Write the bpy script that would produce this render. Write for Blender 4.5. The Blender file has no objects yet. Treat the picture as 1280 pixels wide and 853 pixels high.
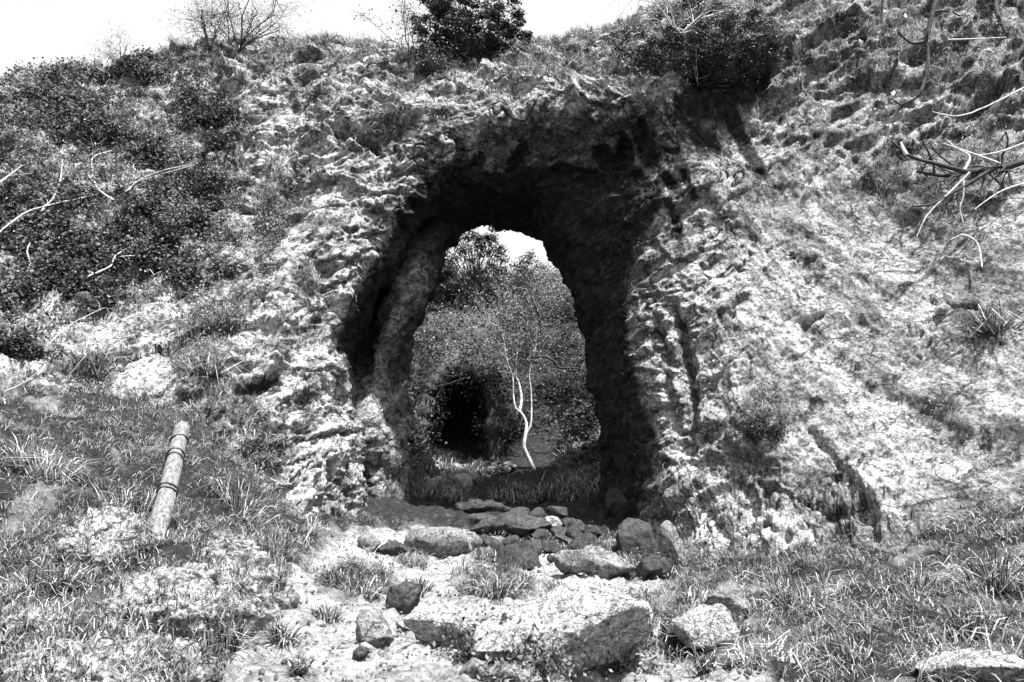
import bpy, math, random
import numpy as np
from mathutils import Vector
from mathutils.bvhtree import BVHTree

random.seed(7)
rng = np.random.default_rng(7)
SC = bpy.context.scene
COL = SC.collection

# ---------------------------------------------------------------- camera
PITCH = math.radians(16.0)
FPX = 995.0
CAM = np.array([0.0, 0.0, 1.6])
cam = bpy.data.cameras.new('camera')
cam.sensor_width = 36.0
cam.lens = FPX / 1280 * 36.0
cam.clip_end = 2000
cam_o = bpy.data.objects.new('camera', cam)
cam_o.location = CAM
cam_o.rotation_euler = (math.radians(90) + PITCH, 0, 0)
COL.objects.link(cam_o)
SC.camera = cam_o

# ---------------------------------------------------------------- sky, sun, exposure
SUN_EL, SUN_AZ = math.radians(62), math.radians(146)   # azimuth clockwise from +Y: behind the camera, to its right
W = bpy.data.worlds.new('World')
SC.world = W
W.use_nodes = True
nt = W.node_tree
bg = nt.nodes['Background']
sky = nt.nodes.new('ShaderNodeTexSky')
sky.sky_type = 'NISHITA'
sky.sun_disc = False
sky.sun_elevation = SUN_EL
sky.sun_rotation = SUN_AZ
sky.dust_density = 4.0
sky.air_density = 1.5
bw = nt.nodes.new('ShaderNodeRGBToBW')
nt.links.new(sky.outputs[0], bw.inputs[0])
# thin bright cloud over the whole sky, slightly uneven
wtc = nt.nodes.new('ShaderNodeTexCoord'); wno = nt.nodes.new('ShaderNodeTexNoise')
wno.inputs['Scale'].default_value = 2.5; wno.inputs['Detail'].default_value = 5
nt.links.new(wtc.outputs['Generated'], wno.inputs['Vector'])
wmr = nt.nodes.new('ShaderNodeMapRange')
wmr.inputs['To Min'].default_value = 3.2; wmr.inputs['To Max'].default_value = 4.2
nt.links.new(wno.outputs['Fac'], wmr.inputs['Value'])
wad = nt.nodes.new('ShaderNodeMath'); wad.operation = 'ADD'
nt.links.new(bw.outputs[0], wad.inputs[0]); nt.links.new(wmr.outputs[0], wad.inputs[1])
nt.links.new(wad.outputs[0], bg.inputs['Color'])
bg.inputs['Strength'].default_value = 0.06
sun = bpy.data.lights.new('sun', 'SUN')
sun.energy = 5.0
sun.angle = math.radians(1.5)
sun.color = (1.0, 1.0, 1.0)
sun_o = bpy.data.objects.new('sun', sun)
sun_dir = Vector((math.sin(SUN_AZ) * math.cos(SUN_EL), math.cos(SUN_AZ) * math.cos(SUN_EL), math.sin(SUN_EL)))
sun_o.rotation_euler = sun_dir.to_track_quat('Z', 'Y').to_euler()
sun_o.location = (10, -10, 30)
COL.objects.link(sun_o)
SC.view_settings.view_transform = 'Standard'
SC.view_settings.look = 'None'
SC.view_settings.exposure = 1.55
SC.view_settings.gamma = 1.0
SC.view_settings.use_curve_mapping = False
SC.cycles.max_bounces = 4
SC.cycles.diffuse_bounces = 2
SC.cycles.glossy_bounces = 2
SC.cycles.transparent_max_bounces = 4

# ---------------------------------------------------------------- helpers: geometry of the view
cp, sp = math.cos(PITCH), math.sin(PITCH)
def P(px, py, Y):
    """world point seen at photo pixel (px,py) whose distance along the ground is Y"""
    u = (px - 640.0) / FPX
    v = (426.5 - py) / FPX
    dy = cp - v * sp
    dz = sp + v * cp
    t = Y / dy
    return np.array([u * t, Y, CAM[2] + dz * t])
def ray(px, py):
    p = P(px, py, 1.0) - CAM
    return p / np.linalg.norm(p)
def proj(V):
    V = np.atleast_2d(V) - CAM
    f = V[:, 1] * cp + V[:, 2] * sp
    up = -V[:, 1] * sp + V[:, 2] * cp
    f = np.where(f < 0.2, 0.2, f)
    return 640 + FPX * V[:, 0] / f, 426.5 - FPX * up / f

# ---------------------------------------------------------------- helpers: noise
_h = np.random.default_rng(1234)
PERM = _h.permutation(256).astype(np.int32)
PERM = np.concatenate([PERM, PERM, PERM])
GRAD = _h.normal(size=(256, 3)); GRAD /= np.linalg.norm(GRAD, axis=1)[:, None]
GRAD = GRAD.astype(np.float32)
def perlin(X):
    X = np.asarray(X, dtype=np.float32)
    fl = np.floor(X)
    I = fl.astype(np.int32) & 255
    f = X - fl
    w = f * f * f * (f * (f * 6 - 15) + 10)
    out = np.zeros(len(X), dtype=np.float32)
    for dx in (0, 1):
        wx = w[:, 0] if dx else 1 - w[:, 0]
        a = PERM[(I[:, 0] + dx) & 255]
        for dy in (0, 1):
            wy = w[:, 1] if dy else 1 - w[:, 1]
            b = PERM[(a + I[:, 1] + dy) & 255]
            for dz in (0, 1):
                wz = w[:, 2] if dz else 1 - w[:, 2]
                g = GRAD[PERM[(b + I[:, 2] + dz) & 255]]
                d = g[:, 0] * (f[:, 0] - dx) + g[:, 1] * (f[:, 1] - dy) + g[:, 2] * (f[:, 2] - dz)
                out += wx * wy * wz * d
    return out * 1.6
def fbm(X, oct=4, lac=2.03, gain=0.5, ridged=False, seed=0.0):
    X = np.asarray(X, dtype=np.float32) + seed * 17.31
    a, s, tot = 1.0, 0.0, 0.0
    for i in range(oct):
        n = perlin(X)
        if ridged: n = 1 - 2 * np.abs(n)
        s = s + a * n; tot += a
        X = X * lac + 11.7; a *= gain
    return s / tot
def worley(X, seed=0):
    """F1, F2 and cell random value"""
    X = np.asarray(X, dtype=np.float32) + seed * 5.13
    I = np.floor(X).astype(np.int32); f = X - I
    f1 = np.full(len(X), 9.0, np.float32); f2 = f1.copy(); cid = np.zeros(len(X), np.float32)
    for dx in (-1, 0, 1):
        for dy in (-1, 0, 1):
            for dz in (-1, 0, 1):
                h = PERM[(PERM[(PERM[(I[:, 0] + dx) & 255] + I[:, 1] + dy) & 255] + I[:, 2] + dz) & 255]
                g = GRAD[h] * 0.5 + 0.5
                d = np.sqrt((dx + g[:, 0] - f[:, 0]) ** 2 + (dy + g[:, 1] - f[:, 1]) ** 2 + (dz + g[:, 2] - f[:, 2]) ** 2)
                n = d < f1
                f2 = np.where(n, f1, np.minimum(f2, d))
                cid = np.where(n, h / 255.0, cid)
                f1 = np.where(n, d, f1)
    return f1, f2, cid
def facets(X, seed=0):
    """flat tilted faces meeting in edges: each cell gets its own plane"""
    X = np.asarray(X, dtype=np.float32) + seed * 3.71
    I = np.floor(X).astype(np.int32); f = X - I
    f1 = np.full(len(X), 9.0, np.float32); val = np.zeros(len(X), np.float32); f2 = f1.copy()
    for dx in (-1, 0, 1):
        for dy in (-1, 0, 1):
            for dz in (-1, 0, 1):
                h = PERM[(PERM[(PERM[(I[:, 0] + dx) & 255] + I[:, 1] + dy) & 255] + I[:, 2] + dz) & 255]
                g = GRAD[h] * 0.45 + 0.5; g2 = GRAD[PERM[h]]
                v = np.stack([dx + g[:, 0] - f[:, 0], dy + g[:, 1] - f[:, 1], dz + g[:, 2] - f[:, 2]], 1)
                d = np.sqrt((v * v).sum(1)); n = d < f1
                f2 = np.where(n, f1, np.minimum(f2, d))
                val = np.where(n, (v * g2).sum(1) + .25 * (g2[:, 0]), val)
                f1 = np.where(n, d, f1)
    return val * sstep(0, .10, f2 - f1)
def sstep(a, b, x):
    t = np.clip((x - a) / (b - a), 0, 1)
    return t * t * (3 - 2 * t)
def seg_dist(px, py, pts):
    """distance in photo pixels to a polyline"""
    best = np.full(len(px), 1e9)
    for (x0, y0), (x1, y1) in zip(pts[:-1], pts[1:]):
        dx, dy = x1 - x0, y1 - y0
        t = np.clip(((px - x0) * dx + (py - y0) * dy) / (dx * dx + dy * dy + 1e-9), 0, 1)
        best = np.minimum(best, np.hypot(px - x0 - t * dx, py - y0 - t * dy))
    return best
def in_poly(px, py, poly):
    c = np.zeros(len(px), bool)
    n = len(poly)
    for i in range(n):
        x0, y0 = poly[i]; x1, y1 = poly[(i + 1) % n]
        k = ((y0 > py) != (y1 > py)) & (px < (x1 - x0) * (py - y0) / (y1 - y0 + 1e-12) + x0)
        c ^= k
    return c

# ---------------------------------------------------------------- helpers: meshes and objects
def mesh(name, V, F, mat=None, smooth=False, attrs=None):
    V = np.asarray(V, dtype=np.float32); F = np.asarray(F, dtype=np.int32)
    me = bpy.data.meshes.new(name)
    n, k = F.shape
    me.vertices.add(len(V)); me.vertices.foreach_set('co', V.ravel())
    me.loops.add(n * k); me.loops.foreach_set('vertex_index', F.ravel())
    me.polygons.add(n)
    me.polygons.foreach_set('loop_start', np.arange(0, n * k, k, dtype=np.int32))
    me.polygons.foreach_set('loop_total', np.full(n, k, dtype=np.int32))
    if smooth: me.polygons.foreach_set('use_smooth', np.ones(n, bool))
    for key, a in (attrs or {}).items():
        at = me.attributes.new(key, 'FLOAT', 'POINT')
        at.data.foreach_set('value', np.asarray(a, dtype=np.float32))
    me.update(calc_edges=True)
    if mat: me.materials.append(mat)
    return me
def link(name, me, parent=None, loc=None):
    o = bpy.data.objects.new(name, me); COL.objects.link(o)
    if loc is not None: o.location = loc
    if parent is not None: o.parent = parent
    return o
def tag(o, label=None, cat=None, group=None, kind=None):
    if label: o['label'] = label
    if cat: o['category'] = cat
    if group: o['group'] = group
    if kind: o['kind'] = kind
    return o
def empty(name, loc=(0, 0, 0)):
    o = bpy.data.objects.new(name, None); COL.objects.link(o); o.location = loc
    o.empty_display_size = 0.1
    return o
class Buf:
    """collects tubes and leaves into one mesh (quads)"""
    def __init__(s): s.V = []; s.F = []; s.T = []; s.n = 0
    def add(s, V, F, tone=None):
        V = np.asarray(V); F = np.asarray(F)
        s.V.append(V); s.F.append(F + s.n); s.T.append(np.full(len(V), 0.5) if tone is None else np.broadcast_to(tone, (len(V),)))
        s.n += len(V)
    def tube(s, pts, rad, sides=6, tone=0.5):
        pts = np.asarray(pts, float); m = len(pts)
        rad = np.broadcast_to(np.asarray(rad, float), (m,))
        t = np.gradient(pts, axis=0); t /= np.linalg.norm(t, axis=1)[:, None] + 1e-9
        ref = np.array([0.31, 0.87, 0.37]) if abs(t[0][2]) > 0.8 else np.array([0, 0, 1.0])
        a = np.cross(t, ref); a /= np.linalg.norm(a, axis=1)[:, None] + 1e-9
        b = np.cross(t, a)
        an = np.arange(sides) / sides * 2 * math.pi
        V = pts[:, None, :] + rad[:, None, None] * (np.cos(an)[None, :, None] * a[:, None, :] + np.sin(an)[None, :, None] * b[:, None, :])
        i = np.arange(m - 1)[:, None]; j = np.arange(sides)[None, :]; j2 = (j + 1) % sides
        F = np.stack([i * sides + j, i * sides + j2, (i + 1) * sides + j2, (i + 1) * sides + j], -1).reshape(-1, 4)
        s.add(V.reshape(-1, 3), F, tone)
    def leaves(s, C, size, N=None, spread=1.0, aspect=0.6, tone=None, droop=0.0):
        """a small kite-shaped leaf at every point of C, facing roughly N"""
        n = len(C)
        if n == 0: return
        R = rng.normal(size=(n, 3)); R /= np.linalg.norm(R, axis=1)[:, None]
        if N is not None:
            R = N + R * spread; R /= np.linalg.norm(R, axis=1)[:, None] + 1e-9
        q = rng.normal(size=(n, 3)); q[:, 2] -= droop
        a = np.cross(R, q); a /= np.linalg.norm(a, axis=1)[:, None] + 1e-9
        b = np.cross(a, R)
        L = (np.asarray(size) * rng.uniform(0.6, 1.3, n))[:, None]
        V = np.stack([C - b * L * .5, C + a * L * .5 * aspect - R * L * .06, C + b * L * .5, C - a * L * .5 * aspect - R * L * .06], 1).reshape(-1, 3)
        F = np.arange(n * 4).reshape(n, 4)
        if tone is None: tone = rng.uniform(0, 1, n)
        s.add(V, F, np.repeat(tone, 4))
    def blades(s, base, N, h, w, lean=0.5, tone=None):
        """bent grass blades: two quads each"""
        n = len(base)
        if n == 0: return
        up = N / (np.linalg.norm(N, axis=1)[:, None] + 1e-9)
        d = rng.normal(size=(n, 3)); d -= up * np.sum(d * up, 1)[:, None]; d /= np.linalg.norm(d, axis=1)[:, None] + 1e-9
        side = np.cross(up, d)
        h = (h * rng.uniform(0.5, 1.3, n))[:, None]
        l = (lean * rng.uniform(0.3, 1.3, n))[:, None]
        g = np.array([0, 0, -1.0])
        p0 = base
        p1 = base + up * h * .55 + d * h * l * .35 + g * h * l * .05
        p2 = base + up * h * (.95 - .25 * l) + d * h * l * .95 + g * h * l * .3
        wv = side * w * 0.5
        V = np.stack([p0 - wv, p0 + wv, p1 - wv * .8, p1 + wv * .8, p2 - wv * .15, p2 + wv * .15], 1).reshape(-1, 3)
        k = np.arange(n)[:, None] * 6
        F = np.concatenate([k + np.array([[0, 1, 3, 2]]), k + np.array([[2, 3, 5, 4]])], 0)
        if tone is None: tone = rng.uniform(0, 1, n)
        s.add(V, F, np.repeat(tone, 6))
    def build(s, name, mat, parent=None, smooth=True, origin=None):
        V = np.concatenate(s.V); F = np.concatenate(s.F); T = np.concatenate(s.T)
        if origin is not None: V = V - np.asarray(origin)
        me = mesh(name, V, F, mat, smooth, {'tone': T})
        return link(name, me, parent, None if (origin is None or parent is not None) else origin)

# ---------------------------------------------------------------- materials (all neutral greys, as in the photograph)
def newmat(name, rough=0.85, spec=0.3):
    m = bpy.data.materials.new(name); m.use_nodes = True
    b = m.node_tree.nodes['Principled BSDF']
    b.inputs['Roughness'].default_value = rough
    b.inputs['Specular IOR Level'].default_value = spec
    return m, m.node_tree, b
def nd(nt, t, **kw):
    n = nt.nodes.new(t)
    for k, v in kw.items(): setattr(n, k, v)
    return n
def noise_n(nt, vec, scale, detail=8, rough=0.65, dist=0.0):
    n = nd(nt, 'ShaderNodeTexNoise')
    n.inputs['Scale'].default_value = scale; n.inputs['Detail'].default_value = detail
    n.inputs['Roughness'].default_value = rough; n.inputs['Distortion'].default_value = dist
    nt.links.new(vec, n.inputs['Vector'])
    return n.outputs['Fac']
def ramp(nt, fac, stops):
    r = nd(nt, 'ShaderNodeValToRGB')
    e = r.color_ramp.elements
    while len(e) < len(stops): e.new(0.5)
    for i, (p, v) in enumerate(stops):
        e[i].position = p; e[i].color = (v, v, v, 1)
    nt.links.new(fac, r.inputs['Fac'])
    return r.outputs['Color']
def mth(nt, op, a, b=None, clamp=False):
    n = nd(nt, 'ShaderNodeMath', operation=op, use_clamp=clamp)
    for i, x in enumerate((a, b)):
        if x is None: continue
        if isinstance(x, (int, float)): n.inputs[i].default_value = x
        else: nt.links.new(x, n.inputs[i])
    return n.outputs[0]
def mixc(nt, fac, a, b):
    n = nd(nt, 'ShaderNodeMix', data_type='RGBA')
    for s, x in ((n.inputs[0], fac), (n.inputs[6], a), (n.inputs[7], b)):
        if isinstance(x, (int, float)):
            s.default_value = x if s == n.inputs[0] else (x, x, x, 1)
        else: nt.links.new(x, s)
    return n.outputs[2]
def attr(nt, name):
    n = nd(nt, 'ShaderNodeAttribute', attribute_name=name)
    return n.outputs['Fac']
def rock_mat(name, lo=0.16, hi=0.55, moss=0.07, speck=0.12, scale=1.0, use_attr=True, bump=0.06):
    m, nt, b = newmat(name, 0.9, 0.2)
    tc = nd(nt, 'ShaderNodeTexCoord').outputs['Object']
    big = noise_n(nt, tc, 0.9 * scale, 6, 0.6, 0.6)
    mid = noise_n(nt, tc, 4.5 * scale, 10, 0.72, 0.4)
    fine = noise_n(nt, tc, 16 * scale, 8, 0.75, 0.2)
    if use_attr:
        def streak(rot, sc_):
            mp = nd(nt, 'ShaderNodeMapping'); mp.inputs['Rotation'].default_value = (0, rot, 0); mp.inputs['Scale'].default_value = sc_
            mp.vector_type = 'POINT'; rt = nd(nt, 'ShaderNodeVectorRotate', rotation_type='Y_AXIS'); rt.inputs['Angle'].default_value = rot
            mp.inputs['Rotation'].default_value = (0, 0, 0)
            nt.links.new(tc, rt.inputs['Vector']); nt.links.new(rt.outputs[0], mp.inputs['Vector'])
            return noise_n(nt, mp.outputs[0], 5.5, 10, 0.78, 0.25)
        sa, sb = streak(math.radians(-58), (.28, .6, 1.5)), streak(math.radians(30), (.35, .6, 1.5))
        mx = nd(nt, 'ShaderNodeMix', data_type='FLOAT')
        nt.links.new(attr(nt, 'flank'), mx.inputs[0]); nt.links.new(sb, mx.inputs[2]); nt.links.new(sa, mx.inputs[3])
        mid = mth(nt, 'ADD', mth(nt, 'MULTIPLY', mid, .62), mth(nt, 'MULTIPLY', mx.outputs[0], .78))
        mid = mth(nt, 'SUBTRACT', mid, .20)
    c = mixc(nt, 0.62, ramp(nt, big, [(0.36, lo * 1.5), (0.62, hi)]), ramp(nt, mid, [(0.40, lo * .7), (0.52, hi * .8), (0.64, hi * 1.5)]))
    c = mixc(nt, mth(nt, 'MULTIPLY', ramp(nt, fine, [(0.55, 0.0), (0.68, 1.0)]), 0.5), c, hi * 1.4)
    sp = ramp(nt, fine, [(0.40, 1.0), (0.50, 0.0)])
    c = mixc(nt, mth(nt, 'MULTIPLY', sp, 0.8), c, speck * 0.35)
    sp2 = ramp(nt, mid, [(0.33, 1.0), (0.42, 0.0)])
    c = mixc(nt, mth(nt, 'MULTIPLY', sp2, 0.75), c, speck * 0.5)
    if use_attr:
        mn = mth(nt, 'MULTIPLY', attr(nt, 'moss'), ramp(nt, fine, [(0.3, 1.0), (0.62, 0.45)]))
        c = mixc(nt, mn, c, ramp(nt, mid, [(0.35, moss * .5), (0.65, moss * 1.8)]))
        c = mixc(nt, mth(nt, 'MULTIPLY', attr(nt, 'lichen_dark'), ramp(nt, fine, [(0.3, 1.0), (0.7, 0.35)])), c, ramp(nt, mid, [(0.35, lo * .25), (0.68, lo * 1.1)]))
        c = mixc(nt, attr(nt, 'stain_shade'), c, ramp(nt, mid, [(0.35, 0.003), (0.5, 0.012), (0.68, 0.05)]))
    wsc = nd(nt, 'ShaderNodeVectorMath', operation='SCALE'); wsc.inputs['Scale'].default_value = .9 / scale
    wnz = nd(nt, 'ShaderNodeTexNoise'); wnz.inputs['Scale'].default_value = 1.4 * scale; wnz.inputs['Detail'].default_value = 8; wnz.inputs['Roughness'].default_value = .65
    nt.links.new(tc, wnz.inputs['Vector']); nt.links.new(wnz.outputs['Color'], wsc.inputs[0])
    wad_ = nd(nt, 'ShaderNodeVectorMath', operation='ADD'); nt.links.new(tc, wad_.inputs[0]); nt.links.new(wsc.outputs[0], wad_.inputs[1])
    wmp = nd(nt, 'ShaderNodeMapping'); wmp.inputs['Scale'].default_value = (.75, .75, 1.5); wmp.inputs['Rotation'].default_value = (0, .5, 0); nt.links.new(wad_.outputs[0], wmp.inputs['Vector'])
    crk = None
    for sc_, wd, gn_ in ((1.1 * scale, .028, .46), (3.4 * scale, .045, .5)):
        ve = nd(nt, 'ShaderNodeTexVoronoi', feature='DISTANCE_TO_EDGE'); ve.inputs['Scale'].default_value = sc_; nt.links.new(wmp.outputs[0], ve.inputs['Vector'])
        ln = ramp(nt, ve.outputs['Distance'], [(0.0, 1.0), (wd, 0.0)])
        g_ = ramp(nt, noise_n(nt, tc, sc_ * .9, 3, .5), [(gn_, 0.0), (gn_ + .07, 1.0)])
        q_ = mth(nt, 'MULTIPLY', ln, g_)
        crk = q_ if crk is None else mth(nt, 'MAXIMUM', crk, q_)
    c = mixc(nt, mth(nt, 'MULTIPLY', crk, .9), c, .012)
    nt.links.new(c, b.inputs['Base Color'])
    vor = nd(nt, 'ShaderNodeTexVoronoi', feature='F1')
    vor.inputs['Scale'].default_value = 11 * scale
    wv = nd(nt, 'ShaderNodeVectorMath', operation='ADD')
    nt.links.new(tc, wv.inputs[0])
    sc = nd(nt, 'ShaderNodeVectorMath', operation='SCALE'); sc.inputs['Scale'].default_value = 0.25
    nz = nd(nt, 'ShaderNodeTexNoise'); nz.inputs['Scale'].default_value = 3 * scale
    nt.links.new(tc, nz.inputs['Vector']); nt.links.new(nz.outputs['Color'], sc.inputs[0]); nt.links.new(sc.outputs[0], wv.inputs[1])
    nt.links.new(wv.outputs[0], vor.inputs['Vector'])
    hgt = mth(nt, 'ADD', mth(nt, 'MULTIPLY', mid, 1.6), mth(nt, 'ADD', mth(nt, 'MULTIPLY', fine, 0.7), mth(nt, 'MULTIPLY', vor.outputs['Distance'], 0.5)))
    hgt = mth(nt, 'SUBTRACT', hgt, mth(nt, 'MULTIPLY', crk, .8))
    bp = nd(nt, 'ShaderNodeBump'); bp.inputs['Strength'].default_value = 1.0; bp.inputs['Distance'].default_value = bump
    nt.links.new(hgt, bp.inputs['Height']); nt.links.new(bp.outputs[0], b.inputs['Normal'])
    return m
def leaf_mat(name, lo, hi, rough=0.5, spec=0.4, pw=1.0):
    m, nt, b = newmat(name, rough, spec)
    t = mth(nt, 'POWER', attr(nt, 'tone'), pw)
    cc = ramp(nt, t, [(0.0, lo), (1.0, hi)])
    nt.links.new(cc, b.inputs['Base Color'])
    tr = nd(nt, 'ShaderNodeBsdfTranslucent'); nt.links.new(cc, tr.inputs['Color'])
    ms = nd(nt, 'ShaderNodeMixShader'); ms.inputs[0].default_value = .16
    nt.links.new(b.outputs[0], ms.inputs[1]); nt.links.new(tr.outputs[0], ms.inputs[2])
    nt.links.new(ms.outputs[0], nt.nodes['Material Output'].inputs['Surface'])
    return m
def bark_mat(name, lo, hi, scale=8, bump=0.01, stretch=None):
    m, nt, b = newmat(name, 0.85, 0.2)
    tc = nd(nt, 'ShaderNodeTexCoord').outputs['Object']
    if stretch:
        mp = nd(nt, 'ShaderNodeMapping'); mp.inputs['Scale'].default_value = stretch; mp.inputs['Rotation'].default_value = (.1, -.25, 0); nt.links.new(tc, mp.inputs['Vector']); tc = mp.outputs[0]
    f = noise_n(nt, tc, scale, 8, 0.7, .4 if stretch else 1.0)
    nt.links.new(ramp(nt, f, [(0.35, lo), (0.62, hi)]), b.inputs['Base Color'])
    bp = nd(nt, 'ShaderNodeBump'); bp.inputs['Distance'].default_value = bump
    nt.links.new(f, bp.inputs['Height']); nt.links.new(bp.outputs[0], b.inputs['Normal'])
    return m
def ground_mat():
    m, nt, b = newmat('ground_earth', 0.95, 0.1)
    tc = nd(nt, 'ShaderNodeTexCoord').outputs['Object']
    big = noise_n(nt, tc, 1.2, 8, 0.65, 0.5); mid = noise_n(nt, tc, 7, 10, 0.75, 0.3); fine = noise_n(nt, tc, 30, 8, 0.8)
    soil = ramp(nt, mid, [(0.35, 0.008), (0.55, 0.03), (0.72, 0.11)])
    dirt = mixc(nt, 0.5, ramp(nt, big, [(0.35, 0.18), (0.6, 0.36)]), ramp(nt, mid, [(0.42, 0.05), (0.49, 0.28), (0.6, 0.48)]))
    dirt = mixc(nt, mth(nt, 'MULTIPLY', ramp(nt, fine, [(0.40, 1.0), (0.48, 0.0)]), 0.8), dirt, 0.05)
    c = mixc(nt, attr(nt, 'path'), soil, dirt)
    nt.links.new(c, b.inputs['Base Color'])
    h = mth(nt, 'ADD', mid, mth(nt, 'MULTIPLY', fine, 0.4))
    bp = nd(nt, 'ShaderNodeBump'); bp.inputs['Distance'].default_value = 0.07
    nt.links.new(h, bp.inputs['Height']); nt.links.new(bp.outputs[0], b.inputs['Normal'])
    return m
M_CLIFF = rock_mat('limestone', 0.06, 0.54, speck=.05, bump=.05)
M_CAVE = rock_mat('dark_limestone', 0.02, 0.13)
M_BOULDER = rock_mat('boulder_limestone', 0.14, 0.6, scale=3.2, use_attr=False, bump=0.035)
M_CRAG = rock_mat('crumbling_limestone', 0.05, 0.6, speck=.05, scale=1.8, use_attr=False, bump=0.06)
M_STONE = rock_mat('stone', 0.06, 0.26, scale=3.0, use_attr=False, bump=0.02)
M_STONE_D = rock_mat('shaded_stone', 0.01, 0.075, scale=3.0, use_attr=False, bump=0.02)  # darker copy of stone, colour includes the shade under the arch
M_GROUND = ground_mat()
M_GRASS = leaf_mat('grass_blades', 0.012, 0.46, 0.6, 0.3, 1.9)
M_GRASS_PALE = leaf_mat('dry_grass', 0.08, 0.55, 0.6, 0.3, 1.2)
M_IVY = leaf_mat('ivy_leaf', 0.006, 0.15, 0.6, 0.25, 1.6)
M_SCRUB = leaf_mat('scrub_leaf', 0.02, 0.30, 0.6, 0.25, 1.3)
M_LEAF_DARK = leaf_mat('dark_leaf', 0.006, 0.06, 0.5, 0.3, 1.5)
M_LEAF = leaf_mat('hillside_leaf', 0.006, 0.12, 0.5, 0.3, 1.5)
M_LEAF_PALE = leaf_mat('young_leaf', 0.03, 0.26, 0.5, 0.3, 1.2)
M_BARK_D = bark_mat('dark_bark', 0.01, 0.06)
M_BARK_P = bark_mat('pale_bark', 0.2, 0.6)
M_LOG = bark_mat('weathered_wood', 0.04, 0.26, 26, 0.03, (1, 1, .12))
M_WIRE = newmat('wire', 0.5, 0.4)[0]; M_WIRE.node_tree.nodes['Principled BSDF'].inputs['Base Color'].default_value = (.03, .03, .03, 1)

# ---------------------------------------------------------------- the rock arch: one continuous sheet of rings round the tunnel
def cr_weights(n, t):
    """Catmull-Rom weights for n controls at parameters t"""
    Wm = np.zeros((len(t), n))
    i = np.clip(np.floor(t).astype(int), 0, n - 2); f = t - i
    c = [-.5 * f ** 3 + f ** 2 - .5 * f, 1.5 * f ** 3 - 2.5 * f ** 2 + 1, -1.5 * f ** 3 + 2 * f ** 2 + .5 * f, .5 * f ** 3 - .5 * f ** 2]
    for k in range(4):
        np.add.at(Wm, (np.arange(len(t)), np.clip(i - 1 + k, 0, n - 1)), c[k])
    return Wm
def params(counts):
    t = []
    for i, c in enumerate(counts): t += [i + k / c for k in range(c)]
    t.append(len(counts) - 1e-6)
    return np.array(t)
def sheet(C, rc, scn):
    tu, tv = params(rc), params(scn)
    Pg = np.einsum('ar,rsc,bs->abc', cr_weights(C.shape[0], tu), C, cr_weights(C.shape[1], tv))
    nu, nv = Pg.shape[:2]
    du = np.gradient(Pg, axis=0); dv = np.gradient(Pg, axis=1)
    N = np.cross(du, dv); N /= np.linalg.norm(N, axis=2)[:, :, None] + 1e-9
    i = np.arange(nu - 1)[:, None]; j = np.arange(nv - 1)[None, :]
    F = np.stack([i * nv + j, i * nv + j + 1, (i + 1) * nv + j + 1, (i + 1) * nv + j], -1).reshape(-1, 4)
    return Pg, N, F, tu, tv
def grid_normals(Vg):
    du = np.gradient(Vg, axis=0); dv = np.gradient(Vg, axis=1)
    N = np.cross(du, dv); N /= np.linalg.norm(N, axis=2)[:, :, None] + 1e-9
    return N
R1 = [(515,740,22.5),(512,640,22.5),(506,560,22.5),(508,480,22.5),(525,400,22.4),(552,335,22.3),(582,292,22.3),(615,283,22.4),(654,284,22.4),(688,320,22.3),(720,368,22.2),(736,430,22.2),(742,510,22.2),(752,600,22.2),(758,740,22.2)]
R2 = [(500,740,20.6),(478,650,20.3),(468,560,20.2),(468,480,20.2),(494,400,20.2),(527,325,20.3),(560,274,20.6),(610,254,20.8),(662,254,20.8),(702,298,20.6),(733,352,20.4),(752,420,20.4),(764,510,20.4),(772,600,20.4),(775,740,20.4)]
R3 = [(470,740,20.0),(454,650,20.3),(446,560,20.7),(444,480,21.0),(464,395,21.0),(500,315,20.8),(545,262,20.2),(605,236,20.0),(668,232,20.0),(724,256,19.8),(766,315,19.2),(776,395,19.2),(783,495,19.2),(792,600,19.2),(790,740,19.2)]
R4 = [(420,760,17.2),(434,655,17.6),(434,565,17.8),(427,480,18.0),(432,400,18.1),(478,305,18.2),(530,235,18.5),(595,195,18.9),(680,182,19.0),(765,195,18.9),(808,268,18.2),(797,345,18.0),(800,450,17.9),(820,560,17.6),(805,740,17.2)]
R5 = [(350,800,15.3),(372,680,15.9),(388,570,16.6),(374,470,16.9),(372,370,17.3),(412,260,17.8),(470,185,18.1),(570,145,18.0),(680,128,17.9),(795,118,17.8),(885,195,17.6),(880,320,17.3),(880,450,16.9),(885,590,16.2),(862,800,15.2)]
R6 = [(200,850,12.6),(230,700,13.6),(250,570,14.6),(250,440,15.8),(250,320,16.8),(310,200,17.9),(400,120,18.8),(530,98,19.3),(680,90,19.3),(830,80,19.0),(980,130,18.0),(1020,280,17.0),(1030,430,16.0),(1040,610,14.4),(1020,800,12.6)]
R7 = [(-150,920,7.6),(-150,640,10.4),(-150,400,13.2),(-150,190,16.2),(0,126,18.2),(140,82,19.6),(330,50,20.8),(500,64,21.2),(670,60,21.4),(860,-10,21.4),(1130,-150,20.5),(1430,-80,17.8),(1430,200,15.4),(1430,500,12.8),(1400,880,9.6)]
Cn = [np.array([P(*q) for q in R]) for R in (R1, R2, R3, R4, R5, R6, R7)]
cen = np.array([0.0, 0, 6.5])
def flare(base, k, Y):
    q = base.copy(); d = q - cen; d[:, 1] = 0
    q = q + d * k; q[:, 1] = Y
    return q
Rb0 = flare(Cn[0], 0.18, 23.0); Rb1 = flare(Cn[0], .6, 23.6)
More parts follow.
